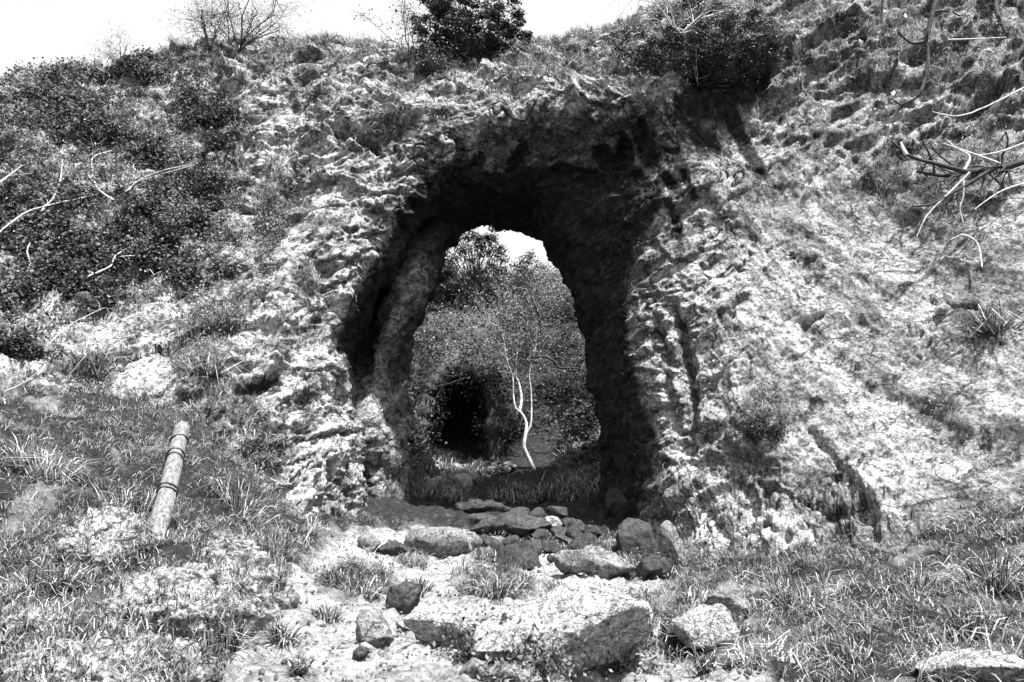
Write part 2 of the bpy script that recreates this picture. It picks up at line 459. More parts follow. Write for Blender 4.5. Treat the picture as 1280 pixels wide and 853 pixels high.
back_off = np.array([(-4, 1, -2), (-5, 1, 0), (-5, 1.2, 1), (-4, 1.5, 1), (-1, 1.0, .3), (0, 1.0, .1), (0, 1.0, .0), (0, 1.0, .0), (0, 1.0, .0), (0, 1.4, .6), (1, 3, 2), (5, 3, 3), (7, 2, 1), (7, 1, -1), (5, 0, -2)], float)
R8 = Cn[6] + back_off; R9 = Cn[6] + back_off * np.array([2.5, 2.2, -3.0])
C = np.array([Rb1, Rb0] + Cn + [R8, R9])
rc = [8, 12, 32, 36, 56, 90, 120, 190, 14, 4]
scn = [20, 46, 60, 60, 66, 66, 66, 70, 70, 72, 76, 76, 80, 46]
Pg, Ng, F, tu, tv = sheet(C, rc, scn)
shp = Pg.shape[:2]
V = Pg.reshape(-1, 3); N = Ng.reshape(-1, 3)
# make the normals point at the open air (towards the camera on the face)
if np.mean(N[(V[:, 1] < 17)][:, 1]) > 0: N = -N; F = F[:, ::-1]
ringv = np.repeat(tu, shp[1])
px, py = proj(V)
face = sstep(3.6, 4.6, ringv)            # 0 in the tunnel, 1 on the open face
back = 1 - sstep(1.2, 1.9, ringv)
right = sstep(760, 980, px) * face
left = (1 - sstep(380, 560, px)) * face
top = face * (1 - np.maximum(right, left))
def rot2(V, ang, sx, sz, sy=1.0):
    c, s = math.cos(ang), math.sin(ang)
    a = V[:, 0] * c + V[:, 2] * s; b = -V[:, 0] * s + V[:, 2] * c
    return np.stack([a * sx, V[:, 1] * sy, b * sz], 1)
warp = np.stack([fbm(V * .5, 3, seed=1), fbm(V * .5, 3, seed=2), fbm(V * .5, 3, seed=3)], 1)
VW = V + warp * 0.5
d = 0.50 * fbm(VW * 0.33, 3, seed=4) + 0.24 * fbm(VW * 0.9, 3, seed=5)
# right flank: long ribs running down to the right; left flank: ribs running up to the right
dr = fbm(rot2(VW, math.radians(-58), .16, 1.15, .3), 4, gain=.55, seed=6)
dl = fbm(rot2(VW, math.radians(62), .2, 1.2, .3), 4, gain=.55, seed=7)
dt = fbm(rot2(VW, math.radians(8), .3, 1.6, .5), 4, gain=.55, seed=8)
di = fbm(V * np.array([1.5, 1.2, .45]), 3, ridged=True, seed=9)
upr = sstep(300, 120, py) * sstep(880, 1000, px)
du = fbm(rot2(VW, math.radians(30), .2, 1.6, .5), 4, gain=.55, seed=10)
lowr = sstep(540, 640, py) * sstep(790, 850, px) * sstep(1200, 1080, px)
d += (0.34 * dr + .30 * fbm(rot2(VW, math.radians(-56), .10, .55, .2), 3, seed=45)) * right * (1 - upr) + 0.42 * upr * du + 0.32 * left * dl + 0.26 * top * dt + 0.14 * (1 - face) * di
# broken blocks
rough = (1 - .75 * right * (1 - upr) * (1 - lowr)) * np.clip(sstep(150, 90, py) * .7 * sstep(900, 700, px) + lowr * .9 + sstep(420, 560, py) * left * .8 + 0.10 + upr * .35 + sstep(-.1, .35, fbm(V * .45, 2, seed=16)) * .35, 0, 1.1)
f1, f2, cid = worley(VW * np.array([1.1, 1.1, 1.7]), 1)
d += ((cid - .5) * 0.26 - 0.08 * np.exp(-((f2 - f1) / .06) ** 2)) * .5 * np.maximum(rough, .6 * (1 - face))
f1, f2, cid = worley(VW * np.array([3.4, 3.4, 5.2]), 2)
d += ((cid - .5) * .03 - .03 * np.exp(-((f2 - f1) / .10) ** 2)) * rough * (face * .8 + .2)
def beds(ang, freq, sd):
    q = rot2(VW, ang, 1, 1)[:, 2] * freq + 1.1 * fbm(VW * .6, 3, seed=sd) + .14 * fbm(VW * 3, 2, seed=sd + .5)
    fr = q - np.floor(q)
    return (1 - fr) * sstep(0, .12, fr) * (.4 + .6 * np.abs(np.sin(np.floor(q) * 12.9)))
gate = sstep(-.25, .25, fbm(V * .55, 3, seed=17))
bed_t, bed_u, bed_l, bed_r = beds(.14, 2.2, 18), beds(math.radians(32), 2.2, 19), beds(math.radians(28), 2.4, 20), beds(math.radians(24), 1.6, 24)
wl = left; wu = upr; wr = right * (1 - upr); wt = top
d += .20 * gate * (bed_t * wt * 1.1 + bed_u * wu * .9 + bed_l * wl * .7 + bed_r * wr * .16) * face
c1 = fbm(rot2(VW, math.radians(20), .8, 1.2), 3, seed=25); c2 = fbm(VW * 2.3, 3, seed=26)
gate2 = sstep(-.1, .3, fbm(V * .5, 2, seed=27))
d -= (.16 * gate2 * np.exp(-(c1 / .018) ** 2) + .025 * (.3 + .7 * gate) * np.exp(-(c2 / .03) ** 2)) * (face * .8 + .2)
fa = facets(rot2(VW, math.radians(20), .75, 1.25, .8), 3); fb = facets(rot2(VW, math.radians(20), 2.3, 3.6, 2.6), 5); fc = facets(rot2(VW, math.radians(-35), 6.5, 8.5, 7), 6)
fk = (1 - .45 * right * (1 - upr) * (1 - lowr)) * (face * .7 + .3) * (1 - .5 * left * sstep(180, 260, py)) * (1 - .5 * np.exp(-((ringv - 4.6) / .6) ** 2)) * (1 - .45 * right * (1 - upr) * (1 - lowr))
d += fk * (.34 * fa + .13 * fb * (.5 + gate) + .035 * fc)
# pits and crumbly small relief
n1 = fbm(VW * 2.2, 4, seed=11, gain=.6); n2 = fbm(V * 8.5, 3, seed=12, gain=.65)
n3 = fbm(V * 17, 2, seed=28)
rw = right * (1 - upr) * (1 - lowr)
d *= 1 - .25 * rw
d += 0.055 * n1 * (1 - .6 * rw) + (0.035 + .03 * rough) * n2 + .02 * n3 * np.clip(face + .3, 0, 1)
pit = fbm(V * np.array([2.6, 2.6, 4.2]), 3, seed=13)
d -= 0.13 * (1 - .6 * rw) * sstep(.30, .46, pit) * face * (.35 + rough)
# hollow under the bush at the right shoulder and the nose of rock above it
d -= 0.8 * np.exp(-(((px - 905) / 46) ** 2 + ((py - 160) / 34) ** 2)) * face
d += 0.5 * np.exp(-(((px - 880) / 70) ** 2 + ((py - 92) / 22) ** 2)) * face
# ledge lines: the rock steps forward above a bed
for pts, wid, dep in [([(420, 165), (560, 150), (700, 128), (830, 118)], 14, .02), ([(930, 100), (1060, 24)], 20, .22), ([(1130, 190), (1280, 95)], 14, .14), ([(300, 210), (400, 140)], 12, .1),
                      ([(60, 470), (200, 440), (330, 400)], 16, .2), ([(300, 560), (420, 540)], 12, .25)]:
    (x0, y0), (x1, y1) = pts[0], pts[-1]
    sd = seg_dist(px, py + 6 * n1, pts)
    yy = np.interp(px, sorted([q[0] for q in pts]), [q[1] for q in sorted(pts)])
    d += dep * np.exp(-(sd / wid) ** 2) * np.where(py + 6 * n1 < yy, 1, -.3) * face
# named features: (polyline in the photo, half width, depth)
wx = px + 9 * fbm(V * 2.2, 3, seed=14); wy = py + 9 * fbm(V * 2.2, 3, seed=15)
for pts, w, dep in [([(414, 166), (438, 172), (468, 184)], 5.5, 1.0), ([(948, 100), (975, 84), (1010, 62), (1062, 36)], 6, .9),
                    ([(955, 118), (948, 100)], 14, .4),
                    ([(842, 385), (856, 430), (864, 490), (860, 560)], 7, .45), ([(822, 400), (836, 470), (850, 560)], 6, .3),
                    ([(1012, 545), (1075, 610), (1098, 660)], 4, .15), ([(1165, 400), (1190, 380), (1222, 378)], 4, .3),
                    ([(300, 480), (330, 486), (345, 476)], 13, .55), ([(350, 445), (362, 455)], 8, .35), ([(340, 545), (385, 540)], 11, .45),
                    ([(405, 360), (413, 400)], 7, .3), ([(395, 330), (408, 345)], 14, .25), ([(412, 580), (420, 655)], 5, .35), ([(395, 600), (408, 665)], 4, .3),
                    ([(882, 335), (895, 320)], 4, .2), ([(1005, 408), (1022, 398)], 4, .2), ([(915, 395), (925, 380)], 5, .25),
                    ([(1190, 150), (1250, 112)], 5, .3), ([(1170, 110), (1215, 82)], 4, .25), ([(945, 600), (1060, 650)], 4, .12), ([(870, 620), (905, 690)], 5, .14),
                    ([(770, 620), (815, 625)], 8, .3), ([(900, 560), (990, 590)], 4, .1)]:
    dd = seg_dist(wx, wy, pts)
    d -= dep * np.exp(-(dd / w) ** 2) * face
# lit flake standing in front of the left pillar foot
d += .35 * np.exp(-(((px - 455) / 18) ** 2 + ((py - 530) / 55) ** 2)) * (ringv > 3) * (ringv < 6)
d *= (1 - .6 * back)
edge = np.minimum(1, np.minimum(ringv, 10 - ringv) * 2)
V = V + N * (d * edge)[:, None]
Vg = V.reshape(shp + (3,))
N2 = grid_normals(Vg).reshape(-1, 3)
if np.mean(np.sum(N2 * N, 1)) < 0: N2 = -N2
CN = N2; CV = V
cpx, cpy = proj(V); px, py = cpx, cpy
# vegetation, stains and painted shade on the rock
mn = fbm(V * 1.1, 4, seed=21); mf = fbm(V * 4, 3, seed=22)
IVY_POLY = [(-200, 60), (0, 100), (90, 72), (180, 62), (230, 85), (300, 110), (305, 160), (285, 215), (270, 270), (262, 310), (300, 330), (230, 360), (150, 385), (95, 430), (0, 445), (-200, 450)]
wpx = px + 48 * mn + 16 * mf; wpy = py + 26 * fbm(V * 1.1, 3, seed=23) + 8 * mf
ivy = in_poly(wpx, wpy, IVY_POLY) & (ringv > 5)
ledge = sstep(.35, .7, CN[:, 2] + .25 * mn)
skyl = np.maximum(sstep(90, 58, wpy), sstep(112, 80, wpy) * sstep(480, 620, wpx)) * face
sky_n = sstep(-.25, .15, mn)
moss = (1 - .85 * right) * ledge * .35 * sstep(-.1, .25, mn) * face + skyl * sky_n * .9
lowl = sstep(470, 540, wpy) * (1 - sstep(300, 350, wpx)) * (1 - .75 * (sstep(360, 380, py) * sstep(560, 530, py) * sstep(.0, -.2, mn)))
moss = np.maximum(moss, lowl * .95)
moss = np.maximum(moss, sstep(500, 590, wpy) * sstep(1110, 1200, wpx) * sstep(-.35, -.05, mn) * .85)
VEG = [(1110, 222, 34, 36), (1235, 130, 40, 45), (1185, 90, 40, 28), (1090, 95, 22, 22), (1150, 60, 60, 20), (1190, 250, 50, 32), (1060, 30, 40, 16), (1220, 190, 45, 25),
       (265, 250, 30, 60), (245, 470, 26, 90), (118, 480, 14, 45), (335, 240, 22, 40), (270, 400, 35, 30), (485, 150, 12, 16), (960, 515, 34, 30), (1200, 400, 20, 20),
       (1180, 500, 45, 22), (255, 85, 22, 12), (310, 560, 40, 50), (1225, 430, 14, 36), (395, 340, 12, 18)]
for (vx, vy, rx, ry) in VEG:
    moss = np.maximum(moss, sstep(1.25, .7, np.hypot((wpx - vx) / rx, (wpy - vy) / ry) + .3 * mf) * face)
ivyd = sstep(-.18, .10, fbm(V * np.array([.5, .5, .8]), 4, seed=64) + .25 * mf)
moss = np.maximum(moss, ivy * (.35 + .5 * ivyd))
moss = np.clip(moss, 0, 1)
# drip stains and algae; soffit, tunnel and bay shade painted in as darkness
mff = fbm(V * 9, 3, seed=29)
sx = px + 8 * mf + 6 * mn + 4 * mff; sy = py + 10 * mf + 6 * mff
stain_shade = np.zeros(len(V))
for pts, w in [([(752, 190), (760, 205)], 15), ([(778, 182), (780, 215)], 15), ([(805, 165), (812, 195)], 17), ([(835, 178), (842, 195)], 16), ([(868, 160), (880, 185)], 14),
               ([(795, 215), (812, 252)], 9), ([(770, 225), (800, 260)], 12), ([(852, 200), (868, 246)], 7), ([(888, 165), (897, 188)], 8), ([(905, 140), (930, 178), (952, 218)], 9),
               ([(922, 150), (940, 190)], 6), ([(655, 185), (640, 212)], 9), ([(560, 212), (600, 200)], 10),
               ([(880, 110), (930, 115), (945, 90)], 22), ([(860, 130), (905, 140)], 20), ([(700, 215), (740, 225), (790, 240)], 14), ([(828, 215), (850, 240)], 8),
               ([(540, 235), (560, 270)], 12), ([(835, 250), (850, 300)], 6), ([(300, 488), (345, 480)], 10)]:  # bay strokes and the left hollow stroke paint shade
    dd = seg_dist(sx, sy, pts)
    stain_shade = np.maximum(stain_shade, sstep(w * 1.15, w * .7, dd) * np.clip(.95 + .3 * mf, .8, 1))
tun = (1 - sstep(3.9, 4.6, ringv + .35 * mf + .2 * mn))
stain_shade = np.maximum(stain_shade, tun * (.93 - .75 * sstep(700, 640, px) * np.exp(-((ringv - 3.0) / .38) ** 2) * sstep(285, 350, py)))  # tunnel shade painted near black, the lit pillar left paler
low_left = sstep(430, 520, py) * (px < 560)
stain_shade *= 1 - sstep(620, 580, px) * sstep(4.4, 4.2, ringv) * sstep(400, 520, py) * (.55 - .3 * mf)
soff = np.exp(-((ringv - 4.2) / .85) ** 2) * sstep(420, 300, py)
stain_shade = np.maximum(stain_shade, soff * sstep(-.3, .3, mn + mf * .5) * .7)  # soffit shade painted dark, broken by noise
lip_dark = sstep(5.3, 4.2, ringv) * sstep(-.3, .4, mf + mn) * .5  # colour darkens towards the tunnel lip, broken by noise
BLACK_SHADE = [(425, 445), (428, 400), (455, 350), (488, 295), (500, 255), (530, 222), (570, 205), (610, 214), (650, 206), (700, 206), (745, 222), (790, 232), (822, 222), (832, 246), (812, 285), (794, 318), (786, 350), (784, 420), (800, 500), (826, 560), (800, 630), (770, 660), (600, 760), (560, 400), (520, 300), (462, 420), (440, 470)]
DIM_SHADE = [(495, 235), (520, 205), (560, 178), (640, 158), (730, 170), (800, 150), (860, 120), (930, 92), (960, 110), (950, 140), (900, 175), (850, 240), (700, 240), (560, 240)]
BAY_SHADE = [(840, 150), (870, 112), (940, 88), (966, 104), (950, 130), (962, 200), (935, 175), (900, 165), (880, 200), (850, 195)]
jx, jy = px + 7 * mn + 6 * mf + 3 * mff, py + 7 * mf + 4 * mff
for poly, val in ((BLACK_SHADE, .9), (DIM_SHADE, .36), (BAY_SHADE, .9)):  # lip, brow and bay shade painted in as dark colour
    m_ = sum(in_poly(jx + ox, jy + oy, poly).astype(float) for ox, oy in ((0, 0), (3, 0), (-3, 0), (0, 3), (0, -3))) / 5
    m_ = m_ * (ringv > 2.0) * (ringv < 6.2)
    if poly is DIM_SHADE: m_ = m_ * (.55 + .45 * sstep(-.2, .3, mf + mn))
    if poly is BAY_SHADE: m_ = m_ * (.75 + .25 * sstep(-.1, .2, mf))
    stain_shade = np.maximum(stain_shade, m_ * val * (1 - sstep(640, 600, px) * np.exp(-((ringv - 3.0) / .36) ** 2) * .85))
stain_shade = np.clip(np.maximum(stain_shade, lip_dark) * 1.06, 0, 1)
LQ = V + np.stack([mn, mf, mn], 1) * .15
st_r = fbm(rot2(LQ, math.radians(-58), .3, 1.7, .5), 5, gain=.62, seed=41)
st_u = fbm(rot2(LQ, math.radians(32), .4, 2.2, .6), 5, gain=.62, seed=42)
st_l = fbm(rot2(LQ, math.radians(60), .4, 1.8, .6), 5, gain=.62, seed=43)
st_b = fbm(rot2(LQ, math.radians(-57), .10, .9, .3), 4, gain=.6, seed=46)
st_r = .55 * st_r + .75 * st_b
lich = np.where(px > 880, st_r * (1 - upr) + st_u * upr, np.where(px < 500, st_l, fbm(rot2(LQ, .15, .6, 2.2, .6), 5, gain=.62, seed=44)))
lichen_dark = np.clip(sstep(-.06 + .03 * right, .22 - .04 * right, lich * (1 + .5 * right) + .08 * mn + .10 * mff) + .40 * right * (1 - lowr), 0, 1)  # right flank evenly darker besides the lichen streaks
lichen_dark = np.maximum(lichen_dark, np.exp(-(((sy - 165) / 34) ** 2)) * sstep(440, 520, px) * sstep(900, 800, px) * sstep(-.5, .2, mf + mn) * .9)  # also darkens a noise-broken band along the brow
me = mesh('rock_arch', V, F, M_CLIFF, True, {'moss': moss, 'stain_shade': stain_shade, 'lichen_dark': lichen_dark, 'flank': right})
arch = tag(link('rock_arch', me), 'high natural limestone arch and crag with a dark tunnel through its middle', 'rock arch')
CLIFF_BVH = BVHTree.FromPolygons([tuple(v) for v in V[:]], [tuple(f) for f in F.tolist()], all_triangles=False)

# ---------------------------------------------------------------- the ground: one height sheet through surveyed points
G = [(0,853,5.5),(200,853,5.8),(400,853,6.2),(640,853,6.3),(900,853,6.3),(1100,853,6.0),(1280,853,5.8),
     (400,780,9),(640,780,9),(900,780,9.2),(100,780,7.0),(1200,780,8.2),(300,780,7.6),(230,740,8.2),
     (500,720,13),(750,720,13.6),(950,720,12.5),(1200,720,10.4),(250,720,9.2),(50,720,8.4),(370,720,11.2),
     (560,680,17),(700,680,17.5),(430,675,16.4),(850,700,15.6),(1060,685,13.5),(1250,670,11.5),(300,660,12.2),(100,680,9.5),(1280,620,12.4),
     (300,600,13.6),(200,600,12),(50,600,10.6),(250,530,15.0),(100,510,13.6),(0,510,12.4),(100,470,15.2),(250,490,17.0),(0,460,14.6),(350,640,15.2),(400,650,16.8),
     (600,655,20),(680,650,20.5),(560,640,22),(650,620,24),(600,600,28),(700,615,25),(575,588,31),(745,600,27),(520,600,27),
     (640,500,34),(760,480,36),(490,490,34),(640,400,42),(725,348,50),(540,400,42)]
GP = [P(*g) for g in G] + [np.array(q, float) for q in [(0, 0, 0), (-6, 0, .2), (6, 0, .2), (0, -8, -1), (-10, -8, 0), (10, -8, 0), (-14, 6, 3), (-20, 16, 8), (14, 6, 2.4), (20, 14, 5), (0, 62, 24), (-25, 60, 26), (25, 60, 20), (-25, 35, 12), (25, 35, 12), (9, 18, 4), (-9, 19, 7), (-9, 24, 6), (9, 24, 5)]]
GP = np.array(GP)
def tps(r): return np.where(r > 0, r * r * np.log(r + 1e-9), 0)
n = len(GP)
A = np.zeros((n + 3, n + 3))
A[:n, :n] = tps(np.hypot(GP[:, None, 0] - GP[None, :, 0], GP[:, None, 1] - GP[None, :, 1])) + np.eye(n) * .15
A[:n, n] = 1; A[:n, n + 1:] = GP[:, :2]; A[n, :n] = 1; A[n + 1:, :n] = GP[:, :2].T
sol = np.linalg.solve(A, np.concatenate([GP[:, 2], np.zeros(3)]))
def gz(x, y):
    x = np.asarray(x, float); y = np.asarray(y, float)
    z = sol[n] + sol[n + 1] * x + sol[n + 2] * y
    for k in range(n): z = z + sol[k] * tps(np.hypot(x - GP[k, 0], y - GP[k, 1]))
    return z
xs = np.concatenate([np.linspace(-40, -11, 16)[:-1], np.linspace(-11, 11, 400), np.linspace(11, 40, 16)[1:]])
ys = np.concatenate([np.linspace(-12, 3, 12)[:-1], 3 + 17 * np.linspace(0, 1, 330) ** 1.25, np.linspace(20.1, 33, 100), np.linspace(33.4, 62, 60)])
X, Y = np.meshgrid(xs, ys)
x, y = X.ravel(), Y.ravel()
z = gz(x, y)
gpx, gpy = proj(np.stack([x, y, z], 1))
Q = np.stack([x, y, z * 0], 1)
gn = fbm(Q * 1.3, 4, seed=31); gf = fbm(Q * 4.5, 3, seed=32)
PATH_POLY = [(235, 860), (300, 800), (330, 765), (335, 735), (395, 700), (430, 668), (520, 660), (600, 672), (640, 690), (700, 700), (770, 720), (840, 735), (810, 760), (700, 760), (620, 800), (590, 835), (640, 838), (760, 815), (860, 830), (950, 852), (1010, 900), (640, 1500), (-300, 1500), (150, 900)]
qx, qy = gpx + 14 * gn + 9 * gf, gpy + 10 * gn + 6 * gf
path = np.zeros(len(x))
for ox, oy in ((0, 0), (8, 0), (-8, 0), (0, 6), (0, -6)): path += in_poly(qx + ox, qy + oy, PATH_POLY) / 5
for (vx, vy, rx, ry) in [(445, 735, 55, 22), (620, 735, 55, 22), (515, 705, 24, 9), (1215, 830, 60, 14), (905, 790, 40, 10), (620, 700, 32, 9)]:
    r = np.hypot((qx - vx) / rx, (qy - vy) / ry)
    if vx in (1215, 905): path = np.maximum(path, sstep(1.1, .8, r) * .9)
    else: path *= sstep(.7, 1.1, r)
path *= sstep(20.2, 18.2, y + gn)
bank = 1 - path
patchn = sstep(.12, .3, fbm(Q * .9, 4, seed=35)) * (y < 17.5) * .55
patchn *= 1 - np.exp(-(((gpx - 240) / 50) ** 2 + ((gpy - 540) / 40) ** 2))
path_v = np.maximum(path, patchn)
z = z + (.04 * sstep(.0, .06, fbm(Q * 2.1, 4, seed=36)) + .03 * sstep(.05, .1, fbm(Q * 4.7, 4, seed=37)) + .03 * facets(Q * 3.2, 8) + .05 * facets(Q * 1.2, 9)) * (y < 20)
z = z + gn * (.08 + .16 * bank) + gf * (.02 + .05 * bank) + .02 * fbm(Q * 12, 2, seed=33) + .045 * fbm(Q * 3.0, 3, ridged=True, seed=34)
f1, f2, cid = worley(Q * 1.4, 7)
z += bank * .12 * (cid - .5) * sstep(0, .2, f2 - f1)
# terraced bedrock step inside the arch and bump of the grassy outcrop at lower left
z += .35 * np.exp(-(((gpx - 225) / 60) ** 2 + ((gpy - 735) / 28) ** 2))
ny, nx = X.shape
i = np.arange(ny - 1)[:, None]; j = np.arange(nx - 1)[None, :]
GF = np.stack([i * nx + j, i * nx + j + 1, (i + 1) * nx + j + 1, (i + 1) * nx + j], -1).reshape(-1, 4)
GV = np.stack([x, y, z], 1)
me = mesh('ground', GV, GF, M_GROUND, True, {'path': path_v})
ground = tag(link('ground', me), kind='structure')
GNr = grid_normals(GV.reshape(ny, nx, 3)).reshape(-1, 3); GNr *= np.sign(GNr[:, 2:3])
GROUND_BVH = BVHTree.FromPolygons([tuple(v) for v in GV], [tuple(f) for f in GF.tolist()], all_triangles=False)
gpx, gpy = proj(GV)
path_mask = path
path_mask2 = np.maximum(path, patchn * .9)
def hit(px, py, which='any'):
    dr = Vector(ray(px, py)); o = Vector(CAM)
    c = []
    if which in ('any', 'cliff'):
        h = CLIFF_BVH.ray_cast(o, dr)
        if h[0] is not None: c.append(h)
    if which in ('any', 'ground'):
        h = GROUND_BVH.ray_cast(o, dr)
        if h[0] is not None: c.append(h)
    if not c: return None, None
    h = min(c, key=lambda q: q[3])
    nn = h[1]
    if nn.dot(dr) > 0: nn = -nn
    return np.array(h[0]), np.array(nn)
def hitm(px, py, off=0.0, which='any', dflt=15):
    p, nn = hit(px, py, which)
    if p is None: return P(px, py, dflt), np.array([0, -.7, .7])
    return p + nn * off, nn
# far country round the crag
fx = np.linspace(-400, 400, 41); FX, FY = np.meshgrid(fx, fx + 150)
fz = np.full(FX.shape, -3.0) + 3 * np.sin(FX * .02) - 3
r_ = np.hypot(FX, FY - 20); fz = np.where(r_ < 70, -8, fz)
i = np.arange(40)[:, None]; j = np.arange(40)[None, :]
FF = np.stack([i * 41 + j, i * 41 + j + 1, (i + 1) * 41 + j + 1, (i + 1) * 41 + j], -1).reshape(-1, 4)
tag(link('terrain', mesh('terrain', np.stack([FX.ravel(), FY.ravel(), fz.ravel()], 1), FF, M_GROUND, True)), kind='structure')

# ---------------------------------------------------------------- rocks
def ico(sub):
    import bmesh
    bm = bmesh.new(); bmesh.ops.create_icosphere(bm, subdivisions=sub, radius=1)
    V = np.array([v.co[:] for v in bm.verts]); F = np.array([[v.index for v in f.verts] for f in bm.faces]); bm.free()
    return V, F
ICO = {k: ico(k) for k in (2, 3, 4, 5, 6)}
def rock_shape(size, seed, sub=4, planes=13, rough=.06, cuts=None, fine=.02):
    V, F = ICO[sub]; V = V.copy()
    r = np.random.default_rng(seed)
    D = r.normal(size=(planes, 3)); D /= np.linalg.norm(D, axis=1)[:, None]
    H = r.uniform(.42, .8, planes)
    if cuts:
        D = np.concatenate([D, np.array([c[0] for c in cuts], float)]); H = np.concatenate([H, [c[1] for c in cuts]])
        D /= np.linalg.norm(D, axis=1)[:, None]
    for dn, h in zip(D, H):
        ex = np.maximum(V @ dn - h, 0)
        V = V - ex[:, None] * dn * .93
    nrm = V / (np.linalg.norm(V, axis=1)[:, None] + 1e-9)
    W_ = V * np.asarray(size)
    sc = float(np.mean(size))
    Q = W_ / sc
    W_ = W_ + nrm * sc * (rough * fbm(Q * 2.2 + seed, 4, ridged=True) + fine * fbm(Q * 9 + seed, 3) + fine * 1.2 * fbm(Q * 5 + seed, 2, ridged=True))[:, None]
    return W_, F
def rot_z(V, a):
    c, s = math.cos(a), math.sin(a); return np.stack([V[:, 0] * c - V[:, 1] * s, V[:, 0] * s + V[:, 1] * c, V[:, 2]], 1)
def rot_y(V, a):
    c, s = math.cos(a), math.sin(a); return np.stack([V[:, 0] * c + V[:, 2] * s, V[:, 1], -V[:, 0] * s + V[:, 2] * c], 1)
def rock_at(px, py, wpx, hpx, label, name='stone', cat='stone', seed=1, mat=None, sub=4, tilt=0.0, yaw=None, group=None, depth=.8, cuts=None, sink=.25, fine=.02, rough=.06, which='ground', planes=13):
    """rock whose foot is at photo pixel (px,py), wpx by hpx pixels in the photo"""
    p, nn = hitm(px, py, 0, which)
    k = np.linalg.norm(p - CAM) / FPX
    w, h = wpx * k * .62, hpx * k * .62
    V, F = rock_shape((w, max(w, h) * depth, h), seed, sub, planes, rough, cuts, fine)
    V = rot_y(V, tilt)
    V = rot_z(V, (seed * 1.7) % 6.28 if yaw is None else yaw)
    F = np.asarray(F)
    me = mesh(name, V, F, mat or M_STONE, True)
    o = link(name, me, None, (p[0], p[1] + max(w, h) * depth * .5, p[2] + h * (1 - sink) * .75))
    return tag(o, label, cat, group)

# ---------------------------------------------------------------- boulders and stones
rock_at(710, 850, 186, 116, 'big pale limestone boulder tilted on the path, its underside in black shade', 'boulder', 'boulder', seed=11, mat=M_BOULDER, sub=6, tilt=math.radians(-13), yaw=.1,
        depth=.66, rough=.11, fine=.035, sink=.12, planes=3,
        cuts=[((-.34, -.34, .87), .44), ((-.95, -.1, .3), .9), ((-.35, -.92, .05), .74), ((.3, -.55, -.78), .46), ((.92, -.1, -.2), .84), ((.1, .6, .75), .7)])
rock_at(558, 812, 82, 58, 'mid-sized angular boulder with a shadowed hollow, just left of the big boulder', 'boulder', 'boulder', seed=23, mat=M_BOULDER, sub=5, tilt=.1, yaw=.2, depth=.75, planes=6, rough=.13, fine=.04,
        cuts=[((-.5, -.6, .65), .5), ((-.55, -.7, -.6), .30), ((.5, -.2, .85), .5), ((.3, -.9, -.2), .6)])
rock_at(550, 690, 78, 40, 'smooth pale hump of rock on the threshold of the arch', 'boulder', 'boulder', seed=31, mat=M_STONE, sub=5, yaw=.1, depth=1.0, sink=.3, planes=4, cuts=[((0, -.2, 1), .6)])
OVER = []
STONES = [
 (465, 805, 52, 38, 'dark-sided stone tufted with grass at the left edge of the trodden earth', 41, M_STONE),
 (752, 720, 76, 36, 'rounded grey rock right behind the big boulder', 42, M_STONE),
 (717, 718, 46, 34, 'small grey rock wedged beside the rounded rock behind the big boulder', 43, M_STONE),
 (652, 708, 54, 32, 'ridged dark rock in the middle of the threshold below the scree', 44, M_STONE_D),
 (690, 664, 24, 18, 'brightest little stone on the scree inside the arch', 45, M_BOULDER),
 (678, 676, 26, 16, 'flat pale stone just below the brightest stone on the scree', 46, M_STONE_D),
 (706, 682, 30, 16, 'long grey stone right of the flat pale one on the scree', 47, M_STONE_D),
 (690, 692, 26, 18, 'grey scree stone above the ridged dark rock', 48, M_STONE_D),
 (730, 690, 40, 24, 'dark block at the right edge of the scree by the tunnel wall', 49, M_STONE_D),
 (890, 803, 78, 42, 'pale pitted stone in the grass to the right of the big boulder', 50, M_BOULDER),
 (905, 772, 60, 26, 'low grey stone half buried in grass above the pale pitted one', 51, M_STONE),
 (845, 806, 34, 24, 'small dark stone touching the big boulder on its right', 52, M_STONE_D),
 (1232, 856, 96, 30, 'wide low white stone in the bottom right corner', 53, M_BOULDER),
 (596, 850, 36, 28, 'rounded pebble-grey stone under the left end of the big boulder', 54, M_STONE),
 (640, 852, 60, 20, 'flat stone in front of the big boulder at the bottom edge', 55, M_STONE),
 (450, 824, 16, 16, 'tiny dark upright stone alone on the bare earth', 56, M_STONE_D),
 (508, 788, 34, 16, 'flat white stone at the foot of the grassy hummock', 57, M_BOULDER),
 (345, 766, 44, 22, 'low slab half under grass on the left rim of the path', 58, M_STONE),
 (505, 770, 36, 48, 'narrow dark hummock rock in the middle of the path', 59, M_STONE_D),
 (120, 690, 62, 54, 'white knobbly outcrop in the grass left of the log', 60, M_BOULDER),
 (222, 780, 130, 60, 'large crumbling outcrop overgrown with grass at lower left', 61, M_STONE),
 (110, 856, 150, 34, 'long low ledge of rock in the bottom left corner', 62, M_STONE),
 (290, 730, 70, 60, 'rough outcrop on the bank right of the log foot', 63, M_STONE),
 (20, 800, 60, 30, 'pale flat outcrop at the left edge of the picture', 64, M_STONE),
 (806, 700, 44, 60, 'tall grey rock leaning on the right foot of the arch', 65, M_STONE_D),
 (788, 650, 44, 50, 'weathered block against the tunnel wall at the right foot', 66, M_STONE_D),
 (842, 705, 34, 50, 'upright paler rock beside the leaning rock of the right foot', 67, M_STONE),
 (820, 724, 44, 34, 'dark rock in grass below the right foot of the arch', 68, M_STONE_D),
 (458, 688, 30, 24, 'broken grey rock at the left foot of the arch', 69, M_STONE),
 (492, 694, 36, 22, 'small dark rock between the left foot and the smooth hump', 70, M_STONE_D),
]
